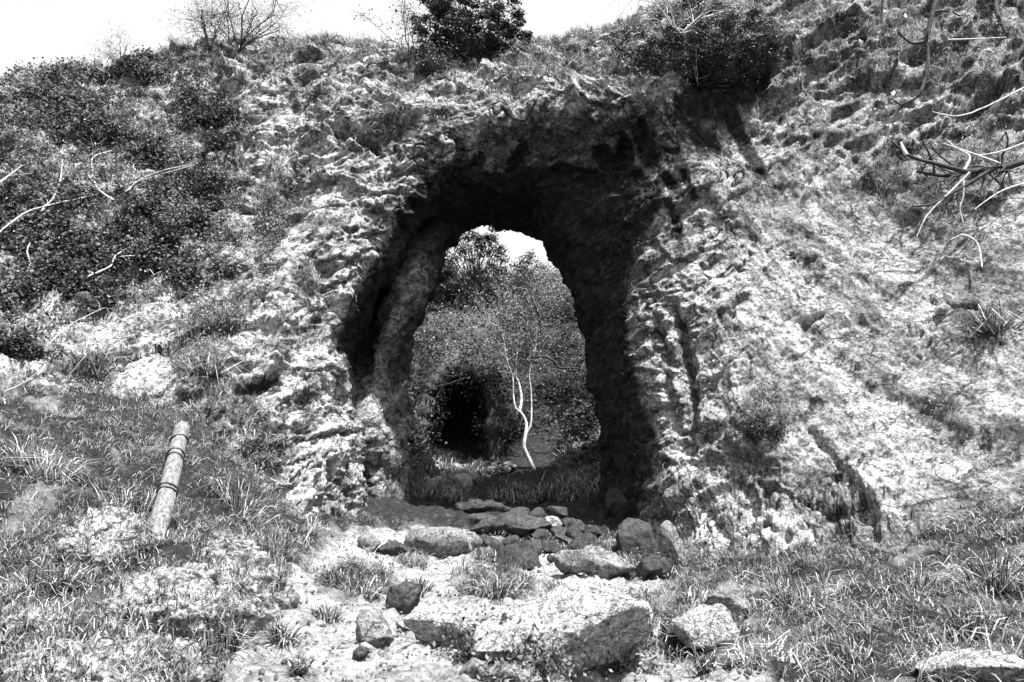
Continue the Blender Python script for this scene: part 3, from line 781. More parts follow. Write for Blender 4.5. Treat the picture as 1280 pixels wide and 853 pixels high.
for (a, b, c, d_, lab, sd, mt) in STONES:
    big_ = c >= 60 and a < 360
    if big_:
        o_ = rock_at(a, b, c, d_, lab, 'outcrop', 'rock outcrop', seed=sd, mat=M_CRAG, sub=6 if c > 100 else 5, fine=.10, rough=.30, depth=1.0, sink=.72, planes=3)
        OVER.append(o_)
        continue
    rock_at(a, b, c, d_, lab, 'stone' if c < 100 else 'outcrop', 'stone' if c < 60 else 'rock', seed=sd, mat=mt, sub=4 if c < 100 else 5, fine=.03 if c < 60 else .05, rough=.13 if c < 60 else .18, depth=.8)
PILE = [(540, 592, 12, 12), (549, 586, 12, 12), (558, 590, 14, 14), (551, 600, 16, 14), (567, 584, 14, 10), (574, 590, 14, 14), (582, 583, 16, 9), (566, 601, 18, 18), (578, 606, 16, 20), (545, 606, 14, 14), (533, 598, 10, 10), (590, 596, 9, 12)]
for k, (a, b, c, d_) in enumerate(PILE):
    rock_at(a, b + 8, c * 1.3, d_ * 1.3, 'pale stone of the heap lying before the small cave', 'stone', 'stone', seed=80 + k, mat=M_BOULDER, sub=3, group='stones heaped before the small cave', which='ground', sink=0.0)
SLAB = [q for q in [(600, 640, 60, 16, 'topmost layered slab of the step inside the tunnel'), (648, 646, 70, 22, 'slab at the right end of the step inside the tunnel'), (596, 662, 70, 20, 'broad dark slab low on the step inside the tunnel'),
        (640, 668, 80, 24, 'lowest slab of the step, above the ridged rock'), (560, 640, 60, 30, 'dark slab at the left end of the step by the pillar')] if 'right end' not in q[4] and 'left end' not in q[4]]
for k, (a, b, c, d_, lab) in enumerate(SLAB):
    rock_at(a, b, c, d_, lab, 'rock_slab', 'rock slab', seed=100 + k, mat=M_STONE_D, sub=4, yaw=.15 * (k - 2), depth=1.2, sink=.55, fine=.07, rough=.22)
SCREE = [(668, 660), (655, 664), (700, 672), (715, 676), (672, 650), (710, 660), (724, 668), (640, 684), (620, 690), (606, 684), (738, 704), (690, 704), (668, 694), (720, 700), (650, 655), (632, 656), (745, 672), (700, 650)]
for k, (a, b) in enumerate(SCREE):
    s_ = 12 + (k * 7) % 11
    rock_at(a, b, s_ * 1.4, s_, 'small dark rock among the scree under the arch', 'stone', 'stone', seed=120 + k, mat=M_STONE_D, sub=3, group='small scree rocks under the arch', sink=.2)

ORD = ['leftmost'] + [w + ' from the left' for w in 'second third fourth fifth sixth seventh eighth ninth tenth eleventh twelfth thirteenth fourteenth fifteenth sixteenth seventeenth'.split()] + ['rightmost']
for grp, fmt in (('stones heaped before the small cave', 'pale stone heaped before the small cave, %s of the heap'), ('small scree rocks under the arch', 'small dark scree rock under the arch, %s of its kind')):
    L_ = sorted([o for o in COL.objects if o.get('group') == grp], key=lambda o: o.location.x / o.location.y)
    for k, o in enumerate(L_): o['label'] = fmt % (ORD[-1] if k == len(L_) - 1 else ORD[k])
# small loose stones on the trodden earth: nobody could count them
RB = []; RF = []; nn_ = 0
Vi, Fi = ico(1)
idx = np.where((path_mask > .3) & (GV[:, 1] > 4) & (GV[:, 1] < 20) & (np.abs(GV[:, 0]) < 8))[0]
for k in rng.choice(idx, 3200):
    s_ = rng.uniform(.006, .026)
    v = Vi * s_ * rng.uniform(.4, 1.5, 3) * (1 + .22 * rng.normal(size=(len(Vi), 1))) + GV[k] + np.array([rng.normal() * .05, rng.normal() * .05, s_ * .3])
    RB.append(v); RF.append(Fi + nn_); nn_ += len(v)
tag(link('loose_stones', mesh('loose_stones', np.concatenate(RB), np.concatenate(RF), M_STONE, False)), 'little loose stones strewn over the pale trodden earth', 'stones', kind='stuff')

# ---------------------------------------------------------------- grass and ivy
up = np.array([0, 0, 1.0])
def scatter_grass(buf, idx, VV, NN, nblade, h, w, jit, lean, tone_lo=0, tone_hi=1, up_mix=.6):
    n = len(idx)
    c = np.repeat(idx, nblade)
    base = VV[c] + rng.normal(size=(len(c), 3)) * jit
    Nn = NN[c] * (1 - up_mix) + up * up_mix + rng.normal(size=(len(c), 3)) * .25
    tt = np.clip(np.repeat(rng.uniform(tone_lo, tone_hi, n), nblade) * .7 + rng.uniform(0, .3, len(c)) + .12 * rng.normal(size=len(c)), 0, 1)
    hh = h * np.repeat(rng.uniform(.6, 1.4, n), nblade)
    buf.blades(base, Nn, hh, w, lean, tt)
vis = (cpx > -60) & (cpx < 1340) & (cpy > -40) & (cpy < 860) & (ringv > 4) & (ringv < 9.0)
wgt = np.where(vis & ivy, (1 - ivyd) * .55, np.where(vis, moss ** 1.5, 0)) * (V[:, 1] / 15) ** 2
wgt[rng.random(len(wgt)) < .0] = 0
idx = rng.choice(len(V), 8000, p=wgt / wgt.sum())
B = Buf(); scatter_grass(B, idx, V, CN, 9, .15, .014, .06, 1.1)
tag(B.build('cliff_grass', M_GRASS), 'tufted grass growing on ledges and skyline of the crag', 'grass', kind='stuff')
cl = sstep(-.35, .25, fbm(np.stack([GV[:, 0], GV[:, 1], GV[:, 2]], 1) * 1.6, 3, seed=51))
wg = (1 - path_mask2) * (.12 + cl ** 1.5) * (gpx > -60) * (gpx < 1340) * (gpy > 400) * (gpy < 900) * (GV[:, 1] < 19) * (GV[:, 1] > 3.5)
wg *= 1 - .93 * sstep(17.0, 18.5, GV[:, 1]) * sstep(400, 480, gpx)
dens = np.gradient(Y, axis=0).ravel() * (gpx > -999)
wg = wg * dens / np.maximum(GV[:, 1], 4) ** .8
wg = np.clip(wg, 0, None)
idx = rng.choice(len(GV), 14500, p=wg / wg.sum())
B = Buf(); scatter_grass(B, idx, GV, GNr, 9, .11, .0068, .06, 1.2, up_mix=.45)
idx = rng.choice(len(GV), 260, p=wg / wg.sum())
scatter_grass(B, idx, GV, GNr, 14, .26, .014, .05, 1.0, .3, 1)
for o_ in OVER:
    a_ = np.empty(len(o_.data.vertices) * 3, np.float32); o_.data.vertices.foreach_get('co', a_); a_ = a_.reshape(-1, 3) + np.array(o_.location)
    w_ = sstep(-.15, .15, fbm(a_ * 2.6, 3, seed=91)) * (a_[:, 2] > np.percentile(a_[:, 2], 30)) + .004
    ii = rng.choice(len(a_), 220 if len(a_) > 5000 else 110, p=w_ / w_.sum())
    scatter_grass(B, ii, a_, np.tile(up, (len(a_), 1)), 12, .10, .008, .06, 1.1, up_mix=.6)
tag(B.build('grass', M_GRASS), 'rough grass covering the banks on both sides of the path', 'grass', kind='stuff')
i_ = rng.choice(len(GV), 420, p=wg / wg.sum()); kk = np.repeat(i_, 28); n_ = len(kk)
B = Buf(); B.leaves(GV[kk] + np.stack([rng.normal(size=n_) * .09, rng.normal(size=n_) * .09, .02 + np.abs(rng.normal(size=n_)) * .06], 1), .035, np.tile([0, -.2, .9], (n_, 1)), .6, .7, np.clip(np.repeat(rng.uniform(0, .8, len(i_)), 28) + .1 * rng.normal(size=n_), 0, 1))
tag(B.build('meadow_weeds', M_LEAF), 'low broad-leaved weeds growing through the grass of the banks', 'weeds', kind='stuff')
def tussock(px, py, wp, hp, label, nb=160, mat=None, which='any', droop=.9):
    p, nn = hitm(px, py, 0, which)
    k = np.linalg.norm(p - CAM) / FPX
    Bf = Buf(); n = int(nb)
    ang = rng.uniform(0, 6.28, n); rr = np.sqrt(rng.uniform(0, 1, n)) * wp * k * .32
    base = np.stack([np.cos(ang) * rr, np.sin(ang) * rr * .7, np.zeros(n) - .01], 1)
    if which != 'cliff': base[:, 2] = [(lambda h: (h[0].z - p[2]) if h[0] is not None else 0)(GROUND_BVH.ray_cast(Vector((b[0] + p[0], b[1] + p[1], p[2] + 3)), Vector((0, 0, -1)))) for b in base]
    base[:, 2] = np.clip(base[:, 2], -.5, .5)
    out = base * np.array([1, 1, 0]) * 2.0 / (wp * k * .5) * .5
    Bf.blades(base, np.tile(up * .9 + nn * .2, (n, 1)) + out, np.full(n, hp * k), .013 if p[1] < 14 else .02, droop, rng.uniform(0, 1, n) ** 1.3)
    V_ = np.concatenate(Bf.V); me_ = mesh('grass_tussock', V_, np.concatenate(Bf.F), mat or M_GRASS, True, {'tone': np.concatenate(Bf.T)})
    return tag(link('grass_tussock', me_, None, tuple(p)), label, 'grass tussock', 'grass tussocks')
for a in [(445, 742, 100, 26, 'broad grass tussock on the bare earth left of the path centre', 420), (615, 745, 105, 34, 'widest grass tussock, between the two boulders and the arch', 520),
          (518, 708, 40, 16, 'small grass tussock on bare earth near the smooth hump', 120), (612, 706, 54, 20, 'dark grass tussock at the threshold below the scree', 200),
          (528, 736, 26, 16, 'little tussock between the two wide ones', 90), (375, 842, 26, 24, 'lone small tussock at the bottom left of the path', 110),
          (352, 802, 34, 26, 'tussock behind the lone small one, on the left rim of the path', 140), (408, 776, 40, 22, 'tussock beside the dark-sided stone', 150),
          (325, 752, 60, 44, 'tall tussock hanging over the left rim of the path', 220), (275, 820, 60, 50, 'dark tussock at the foot of the large overgrown outcrop', 220),
          (882, 838, 30, 22, 'small tussock on bare earth at the lower right', 120), (948, 838, 56, 40, 'long-bladed tussock right of the pale pitted stone', 240),
          (800, 800, 60, 40, 'pale dry tussock under the overhang of the big boulder', 220), (1240, 735, 70, 44, 'large tussock near the right edge under the crag', 260),
          (1000, 762, 90, 36, 'dark spreading tussock in the right-hand meadow', 300), (1130, 745, 80, 34, 'tussock on the small rise in the right-hand meadow', 260),
          (1215, 800, 70, 44, 'tussock above the wide white corner stone', 240), (1060, 838, 60, 44, 'upright tussock at the bottom edge right of centre', 220),
          (870, 760, 60, 26, 'low tussock beside the low grey stone', 180), (700, 740, 40, 22, 'thin tussock peeping from behind the big boulder', 120),
          (50, 590, 90, 40, 'shaggy tussock high on the left bank', 300), (160, 640, 90, 36, 'tussock on the bank left of the log middle', 260), (300, 640, 80, 40, 'tussock on the bank right of the log middle', 260),
          (186, 694, 44, 22, 'small tussock growing at the foot of the log', 130), (60, 740, 90, 34, 'tussock near the left edge below the white outcrop', 280), (340, 700, 60, 40, 'tussock under the left flank of the arch', 220)]:
    tussock(*a[:5], nb=a[5], mat=M_GRASS_PALE if 'pale' in a[4] or 'shaggy' in a[4] else M_GRASS, which='ground')
for a in [(1243, 415, 40, 46, 'hanging tuft of fair grass on the right face', 180), (262, 470, 34, 40, 'hanging tuft of grass above the log', 160), (118, 470, 26, 50, 'long drooping tuft on the left rock patch', 160),
          (488, 150, 22, 20, 'small dark tuft on the brow of the arch', 90), (402, 118, 16, 16, 'dark tuft above the black slot', 60)]:
    tussock(*a[:5], nb=a[5], mat=M_GRASS, which='cliff', droop=1.5)

# ivy: several mats of leaves on the left shoulder
wi = np.where(ivy & vis, 1.0, 0) * (ivyd ** 2 + .02) * sstep(-.3, .1, fbm(V * 2.2, 3, seed=61) + .1)
wi = wi * (1 - .8 * np.exp(-(((cpx - 70) / 85) ** 2 + ((cpy - 205) / 60) ** 2)) )
for (nm, lab, sel, n_) in [('ivy', 'dark glossy ivy mat on the skyline at the far left', (cpy < 170) & (cpx < 110), 14000), ('ivy', 'dark ivy clump hanging beside the bare rock of the left shoulder', (cpx > 190) & (cpy < 320), 26000),
                           ('ivy', 'broad ivy mat running down the left shoulder among dead sticks', (cpx <= 190) & (cpx > -50) & (cpy >= 170) & (cpy < 330), 22000), ('ivy', 'low ivy mat at the left edge above the white rock patch', (cpy >= 330), 18000),
                           ('ivy', 'thin ivy over the upper left shoulder between skyline and clump', (cpx >= 110) & (cpx <= 190) & (cpy < 170), 12000)]:
    w_ = wi * sel * (V[:, 1] / 15) ** 2
    i_ = rng.choice(len(V), n_, p=w_ / w_.sum())
    B = Buf()
    off = np.abs(rng.normal(size=(n_, 1))) * .10 * (1 + sstep(0, .4, fbm(V[i_] * 2.5, 2, seed=62))[:, None])
    tn = np.clip(.25 + .9 * fbm(V[i_] * .9, 3, seed=63) + .32 * np.abs(rng.normal(size=n_)), 0, 1)
    B.leaves(V[i_] + CN[i_] * off + rng.normal(size=(n_, 3)) * .03, .07, CN[i_] * .6 + up * .5, .8, .85, tn)
    tag(B.build(nm, M_IVY), lab, 'ivy', kind='stuff')

wi = np.where(vis & ((seg_dist(cpx, cpy, [(-20, 190), (150, 240), (240, 320)]) < 105) | (seg_dist(cpx, cpy, [(20, 380), (300, 300), (340, 230)]) < 45)), 1.0, 0) * sstep(-.2, .15, fbm(V * 1.3, 4, seed=66))
w_ = wi * (V[:, 1] / 15) ** 2; i_ = rng.choice(len(V), 24000, p=w_ / w_.sum()); n_ = len(i_)
B = Buf(); B.leaves(V[i_] + CN[i_] * np.abs(rng.normal(size=(n_, 1))) * .13 + rng.normal(size=(n_, 3)) * .04, .065, CN[i_] * .5 + up * .6, 1.0, .5, np.clip(.5 + .8 * fbm(V[i_] * 1.5, 3, seed=67) + .25 * rng.normal(size=n_), 0, 1))
tag(B.build('scrub', M_SCRUB), 'low grey-leaved scrub mixed through the ivy on the left shoulder', 'scrub', kind='stuff')

# ---------------------------------------------------------------- branches, shrubs, trees
def unit(v): return v / (np.linalg.norm(v) + 1e-9)
def grow(buf, p, d, L, r, depth, tips, curl=.35, grav=0.0, split=(2, 4), shrink=.68, sides=5, tone=.5, rnd=None):
    rnd = rnd or random
    m = 5; pts = [p]; dd = d
    for k in range(m):
        dd = unit(dd + np.array([rnd.gauss(0, curl), rnd.gauss(0, curl), rnd.gauss(0, curl) + grav]) * .55)
        pts.append(pts[-1] + dd * L / m)
    buf.tube(pts, np.linspace(r, r * .55, m + 1), sides, tone)
    tips.append((pts[-1], dd)); tips.append((pts[-2], dd))
    if depth == 0: return
    for k in range(rnd.randint(*split)):
        i = rnd.randint(1, m)
        nd_ = unit(dd + np.array([rnd.gauss(0, .75), rnd.gauss(0, .75), rnd.gauss(0, .6) + grav]))
        grow(buf, pts[i], nd_, L * shrink * rnd.uniform(.7, 1.2), r * .55, depth - 1, tips, curl, grav, split, shrink, max(3, sides - 1), tone, rnd)
def shrub(name, label, cat, base, h, spread, nleaf, leafsize, lmat, bmat, seed, depth=3, stems=6, r=.03, clump=.16, group=None, upw=1.0, tone_lo=0., tone_hi=1., lean=(0, 0)):
    rnd = random.Random(seed)
    e = empty(name, tuple(base)); tag(e, label, cat, group)
    bb = Buf(); tips = []
    for k in range(stems):
        a = rnd.uniform(0, 6.28)
        d = unit(np.array([math.cos(a) * spread + lean[0], math.sin(a) * spread + lean[1], upw]))
        grow(bb, np.array([math.cos(a) * r, math.sin(a) * r, -.15]), d, h * .5 * rnd.uniform(.7, 1.1), r, depth, tips, rnd=rnd)
    bb.build('branches', bmat, e)
    if nleaf:
        T = np.array([t[0] for t in tips]); T = T[T[:, 2] > .02]
        k = rng.choice(len(T), nleaf)
        Lf = Buf()
        tn = np.clip(rng.uniform(tone_lo, tone_hi, len(T))[k] * .6 + rng.uniform(0, .4, nleaf), 0, 1)
        Lf.leaves(T[k] + rng.normal(size=(nleaf, 3)) * clump, leafsize, None, 1, .6, tn)
        Lf.build('foliage', lmat, e)
    return e
def crown_tree(name, label, cat, base, c, rad, ncl, nleaf, crad, leaf, lmat, seed, bmat=None, group=None, trunk_r=.08, mottle=.75, aspect=.6):
    """trunk, limbs running out to clumps, and leaves packed round each clump"""
    rnd = random.Random(seed); r_ = np.random.default_rng(seed)
    e = empty(name, tuple(base)); tag(e, label, cat, group)
    c = np.array(c, float); rad = np.array(rad, float)
    D = r_.normal(size=(ncl, 3)); D /= np.linalg.norm(D, axis=1)[:, None]
    R_ = r_.uniform(.25, 1, ncl) ** .5 * (1 + .3 * fbm(D * 1.5 + seed, 2))
    K = c + D * R_[:, None] * rad
    K = K[K[:, 2] > .1]
    B = Buf(); top = c + np.array([0, 0, rad[2] * .5])
    tt = np.linspace(0, 1, 8)[:, None]; S = tt * top + np.stack([.08 * np.sin(tt[:, 0] * 7 + seed), .08 * np.cos(tt[:, 0] * 6), np.zeros(8)], 1) * rad[0]
    B.tube(S, np.linspace(trunk_r, trunk_r * .3, 8), 7); B.build('trunk', bmat or M_BARK_D, e)
    B = Buf()
    for k in K:
        f = min(.95, max(.08, (k[2] / max(top[2], .1)) * .6)); p = top * f
        q = (p + k) / 2 + np.array([rnd.gauss(0, .1), rnd.gauss(0, .1), -.1]) * rad[0]
        B.tube(cr_weights(3, np.linspace(0, 1.999, 6)) @ np.array([p, q, k]), np.linspace(trunk_r * .3, .006, 6), 4)
    B.build('branches', bmat or M_BARK_D, e)
    n_ = len(K) * nleaf; kk = np.repeat(np.arange(len(K)), nleaf)
    G_ = r_.normal(size=(n_, 3)); G_ /= np.linalg.norm(G_, axis=1)[:, None]
    X_ = K[kk] + G_ * (r_.uniform(0, 1, n_) ** .45)[:, None] * crad * r_.uniform(.6, 1.3, len(K))[kk][:, None] * np.array([1, 1, .7])
    tn = np.clip(r_.uniform(0, 1, len(K))[kk] * mottle + r_.uniform(0, 1 - mottle, n_), 0, 1)
    B = Buf(); B.leaves(X_, leaf, G_ * .7 + up * .4, .55, aspect, tn); B.build('foliage', lmat, e)
    return e
def base_at(px, py, which='any', back=0.0, dflt=21):
    p, nn = hitm(px, py, 0, which, dflt)
    return p + np.array([0, back, 0])
crown_tree('evergreen_bush', 'dense dark evergreen bush standing on the skyline above the arch', 'bush', base_at(584, 84) + np.array([.1, .4, -.1]), (0, 0, 1.6), (2.0, 1.3, 1.6), 180, 140, .24, .085, M_LEAF_DARK, 5, trunk_r=.07)
shrub('leafy_sapling', 'thin leafy sapling just left of the dark evergreen bush', 'sapling', base_at(512, 80), 2.8, .35, 650, .06, M_LEAF_DARK, M_BARK_D, 6, depth=3, stems=4, r=.02, clump=.10)
shrub('low_bush', 'low grey bush at the left foot of the dark evergreen', 'bush', base_at(540, 92), 1.0, .7, 2600, .06, M_LEAF, M_BARK_D, 7, depth=3, stems=8, r=.015, clump=.09)
shrub('bare_shrub', 'nearly leafless shrub on the skyline above the ivy', 'shrub', base_at(300, 58), 3.2, .9, 900, .05, M_LEAF_DARK, M_BARK_D, 8, depth=3, stems=10, r=.022, clump=.12)
shrub('bare_shrub', 'smaller twiggy shrub left of the nearly leafless one, round a straight stem', 'shrub', base_at(262, 56), 2.8, .6, 900, .05, M_LEAF_DARK, M_BARK_D, 9, depth=3, stems=9, r=.018, clump=.12)
shrub('bare_shrub', 'faint low twigs on the far left skyline slope', 'shrub', base_at(150, 76), 1.2, 1.0, 500, .04, M_LEAF, M_BARK_D, 10, depth=4, stems=6, r=.012, clump=.14)
crown_tree('thorn_bush', 'big dark thorn bush tangled with dead twigs over the right shoulder of the arch', 'bush', base_at(872, 108) + np.array([0, 0, -.1]), (.1, -.4, 1.0), (2.1, 1.0, 1.25), 190, 150, .26, .06, M_LEAF_DARK, 12, trunk_r=.05)
shrub('dead_bush', 'pale bare twigs sticking out of the thorn bush at the top edge', 'dead bush', base_at(850, 74) + np.array([-.2, -1.1, .1]), 3.0, 1.2, 0, .05, M_LEAF, M_BARK_P, 13, depth=3, stems=10, r=.022)
shrub('dead_bush', 'dark bare twigs reaching left from the thorn bush over the brow', 'dead bush', base_at(765, 98), 1.6, .9, 250, .04, M_LEAF_DARK, M_BARK_D, 14, depth=4, stems=5, r=.014, lean=(-.5, 0))
shrub('dead_bush', 'dark bare twigs reaching right from the thorn bush towards the crack', 'dead bush', base_at(935, 80), 1.5, .9, 150, .04, M_LEAF_DARK, M_BARK_D, 15, depth=4, stems=5, r=.018, lean=(.6, -.2))
shrub('cliff_bush', 'dark bush growing from a niche low on the right face', 'bush', base_at(955, 545, 'cliff') + np.array([0, -.05, 0]), .55, 1.2, 2600, .05, M_LEAF_DARK, M_BARK_D, 16, depth=3, stems=9, r=.01, clump=.07, upw=.8)
shrub('weed', 'leafy weeds smothering the left end of the big boulder', 'weeds', base_at(650, 846, 'ground') + np.array([0, -.12, 0]), .5, .9, 1300, .04, M_LEAF_PALE, M_BARK_D, 17, depth=3, stems=14, r=.006, clump=.07)
shrub('weed', 'leafy weeds under the shadowed hollow of the big boulder', 'weeds', base_at(790, 836, 'ground'), .36, 1.2, 900, .04, M_LEAF_PALE, M_BARK_D, 18, depth=3, stems=14, r=.006, clump=.07)
shrub('weed', 'nettle-like weeds at the bottom of the big boulder, left corner', 'weeds', base_at(612, 826, 'ground') + np.array([0, -.1, 0]), .5, .9, 1100, .045, M_LEAF, M_BARK_D, 19, depth=3, stems=10, r=.006, clump=.06)
shrub('weed', 'dark weeds at the right foot of the arch', 'weeds', base_at(830, 712, 'ground'), .5, 1.0, 900, .05, M_LEAF, M_BARK_D, 20, depth=3, stems=8, r=.006, clump=.08)

def stick(pts, wpx, name, label, cat, mat, off=.25, which='cliff', Yfix=None, twigs=0, seed=1, parts=None, group=None, twl=.4):
    """a branch through photo points laid just in front of the rock"""
    rnd = random.Random(seed)
    W_ = []
    for (a, b) in pts:
        if Yfix: W_.append(P(a, b, Yfix))
        else:
            p, nn = hitm(a, b, 0, which, 15); dd = unit(CAM - p); W_.append(p + dd * off)
    W_ = np.array(W_)
    # straighten the depth so the stick stays a stick
    t = np.linspace(0, 1, len(W_))
    if not Yfix and len(W_) > 2:
        k = np.polyfit(t, W_[:, 1], 1)
        Yn = np.polyval(k, t) - .1
        W_ = np.array([P(a, b, yy) for (a, b), yy in zip(pts, Yn)])
    tt = np.linspace(0, len(W_) - 1.001, len(W_) * 4)
    S = cr_weights(len(W_), tt) @ W_
    S = S + rng.normal(size=S.shape) * .004
    k = np.linalg.norm(S[0] - CAM) / FPX
    o0 = S[0].copy()
    e = empty(name, tuple(o0)); tag(e, label, cat, group)
    B = Buf(); B.tube(S - o0, np.linspace(1, .45, len(S)) * wpx * k * .5, 6); B.build('stem', mat, e)
    if twigs:
        tips = []
        for _ in range(twigs):
            B = Buf()
            i = rnd.randint(2, len(S) - 1)
            dd = unit(S[min(i + 1, len(S) - 1)] - S[i - 1] + 1e-6)
            nd_ = unit(dd * .6 + np.array([rnd.gauss(0, .7), rnd.gauss(0, .3), rnd.gauss(0, .7)]))
            grow(B, S[i] - o0, nd_, twl * rnd.uniform(.5, 1.3), wpx * k * .2, 2, tips, curl=.4, split=(1, 3), sides=4, rnd=rnd)
            B.build('twig', mat, e)
    return e, S - o0
M_BARK_G = bark_mat('grey_bark', .12, .5, 10)
for k, (pts, w_, lab, tw) in enumerate([
    ([(-10, 300), (25, 270), (60, 257), (115, 245), (165, 229), (240, 207)], 3.2, 'longest thin grey branch, slanting up across the ivy from the left edge', 5),
    ([(50, 266), (68, 245), (76, 222), (78, 200)], 3.4, 'short upright pale branch forking from the long slanting one', 3),
    ([(142, 250), (122, 236), (116, 215), (117, 197), (140, 188)], 3.4, 'hooked pale dead branch standing in the ivy', 2),
    ([(0, 228), (20, 213), (40, 200)], 3, 'short straight pale stick at the left edge of the ivy', 1),
    ([(108, 347), (138, 333), (144, 320), (166, 306)], 3.4, 'crooked white stick below the ivy', 1),
    ([(32, 345), (37, 330), (34, 314), (38, 302)], 3.2, 'small white stick near the left edge above the white rock', 0),
    ([(157, 240), (175, 225), (205, 213), (240, 205)], 2.2, 'thin bent twig to the right of the hooked branch', 2),
    ([(60, 430), (90, 405), (130, 385)], 2, 'dry pale stalk over the rock patch at far left', 4),
    ([(5, 490), (30, 478), (60, 455)], 2, 'thin dry stalk on the bank at the left edge', 4)]):
    stick(pts, w_ * .72, 'dead_branch', lab, 'branch', M_BARK_P if k in (2, 4, 5) else M_BARK_G, twigs=tw, seed=200 + k, group='dead sticks on the left shoulder')
# fallen dead limb at the right edge
e, S = stick([(1300, 196), (1262, 208), (1235, 213), (1205, 215), (1180, 220), (1146, 214)], 7, 'fallen_limb', 'large forked dead limb lying out over the right face from the picture edge', 'fallen limb', M_BARK_D, off=.5, twigs=16, seed=301, twl=.8)
def limb(e, pts, w0, mat, name='branch'):
    o = np.array(e.location); Yb = o[1]
    W_ = np.array([P(a, b, c) for a, b, c in pts])
    tt = np.linspace(0, len(W_) - 1.001, len(W_) * 4)
    S = cr_weights(len(W_), tt) @ W_
    k = np.linalg.norm(S[0] - CAM) / FPX
    B = Buf(); B.tube(S - o, np.linspace(1, .12 if name in ('trunk', 'stem') else .4, len(S)) * w0 * k * .5, 6); return B.build(name, mat, e)
y0 = float(e.location[1])
for pts, w0, mt in [([(1208, 215), (1170, 205), (1137, 195), (1114, 176)], 5.5, M_BARK_D), ([(1238, 213), (1200, 236), (1165, 255), (1140, 258)], 4.5, M_BARK_D), ([(1212, 216), (1188, 240), (1160, 268), (1146, 296)], 3.0, M_BARK_G),
                    ([(1206, 212), (1212, 196), (1196, 186), (1184, 176)], 3.2, M_BARK_P), ([(1250, 205), (1215, 192), (1180, 180)], 3, M_BARK_P), ([(1260, 206), (1240, 225), (1215, 250), (1190, 268)], 2.6, M_BARK_D),
                    ([(1204, 222), (1204, 245), (1200, 262), (1206, 285)], 2.6, M_BARK_G), ([(1144, 214), (1140, 222)], 4, M_BARK_P), ([(1290, 175), (1250, 190), (1210, 196)], 2.5, M_BARK_P), ([(1285, 228), (1250, 240), (1218, 262)], 2.5, M_BARK_P),
                    ([(1133, 194), (1128, 184), (1126, 178)], 5, M_BARK_P)]:
    limb(e, [(a, b, y0 - .3 + .02 * i) for i, (a, b) in enumerate(pts)], w0, mt)
stick([(1190, 300), (1205, 294), (1222, 305), (1228, 334)], 3, 'dead_branch', 'thin white bent twig dangling below the large dead limb', 'branch', M_BARK_P, seed=320)
stick([(1245, -6), (1246, 15), (1258, 42)], 6, 'dead_branch', 'dark stub of a branch poking in at the top right corner', 'branch', M_BARK_D, seed=321, twigs=5)
stick([(1185, 50), (1220, 49), (1258, 47)], 2, 'dry_stalk', 'straight pale stalk lying level near the top right corner', 'stalk', M_BARK_P, seed=322)
stick([(1290, 105), (1240, 130), (1200, 145), (1165, 140)], 2.2, 'dry_stalk', 'long arching pale stalk above the large dead limb', 'stalk', M_BARK_P, seed=323)
# leafy branch hanging into the frame, near the camera
hb = [(1176, -40), (1170, 0), (1161, 34), (1158, 51), (1160, 75), (1156, 102), (1146, 122), (1125, 131)]
e, S = stick(hb, 5.5, 'hanging_branch', 'dark leafy twig hanging down from the top edge in front of the right face', 'branch', M_BARK_D, Yfix=10.0, seed=330, twigs=4, twl=.25)
limb(e, [(1158, 51, 10), (1139, 54, 9.95), (1122, 39, 9.9)], 4, M_BARK_D)
limb(e, [(1165, 15, 10), (1185, 14, 10.05), (1200, 20, 10.1)], 3, M_BARK_D)
limb(e, [(1104, -10, 10.2), (1103, 8, 10.2), (1102, 28, 10.2)], 3.5, M_BARK_D)
limb(e, [(1125, 131, 10), (1116, 150, 9.95), (1119, 165, 9.95)], 2.5, M_BARK_D)
oo = np.array(e.location); Bl = Buf()
LM = []
for (a, b, n_) in [(1112, 38, 10), (1125, 30, 8), (1186, 22, 8), (1196, 28, 6), (1105, 125, 7), (1112, 148, 10), (1122, 158, 8), (1108, 142, 6), (1160, 40, 5), (1150, 60, 4), (1126, 138, 5), (1100, 8, 4)]:
    for _ in range(n_): LM.append(P(a + rng.normal() * 8, b + rng.normal() * 8, 10 + rng.normal() * .08) - oo)
Bl.leaves(np.array(LM), .14, np.tile([0, -.6, .5], (len(LM), 1)), .8, .42, rng.uniform(.2, 1, len(LM)), droop=1.2)
Bl.build('foliage', M_LEAF_PALE, e)

# ---------------------------------------------------------------- the log bound with wire
p0, _ = hitm(190.5, 684, 0); p1, n1_ = hitm(229, 536, 0)
p0 = P(190.5, 684, p0[1] - .05); p1 = P(229, 534, min(p1[1] - .05, p0[1] + 1.6))
ax = p1 - p0; Lg = np.linalg.norm(ax); ax = ax / Lg
k = np.linalg.norm((p0 + p1) / 2 - CAM) / FPX
e = tag(empty('log', tuple(p0)), 'weathered pale log bound with wire, leaning on the grassy left bank', 'log')
ts = np.linspace(-.03, 1.0, 26); sides = 20
sd = unit(np.cross(ax, [0, 0, 1.0])); fd = np.cross(sd, ax)
an = np.arange(sides) / sides * 6.2832
Vv = []
def log_r(t): return (9.9 - .9 * t) * k
def log_c(t): return ax * Lg * t + sd * (.008 * math.sin(t * 5))
for t in ts:
    rr = log_r(t) * (1 + .05 * np.sin(an * 3 + t * 4) + .03 * np.sin(an * 7 + 1) + .02 * rng.normal(size=sides) )
    Vv.append(log_c(t) + (np.cos(an)[:, None] * sd + np.sin(an)[:, None] * fd) * rr[:, None])
Vv = np.concatenate(Vv)
i = np.arange(len(ts) - 1)[:, None]; j = np.arange(sides)[None, :]; j2 = (j + 1) % sides
Fq = np.stack([i * sides + j, i * sides + j2, (i + 1) * sides + j2, (i + 1) * sides + j], -1).reshape(-1, 4).tolist()
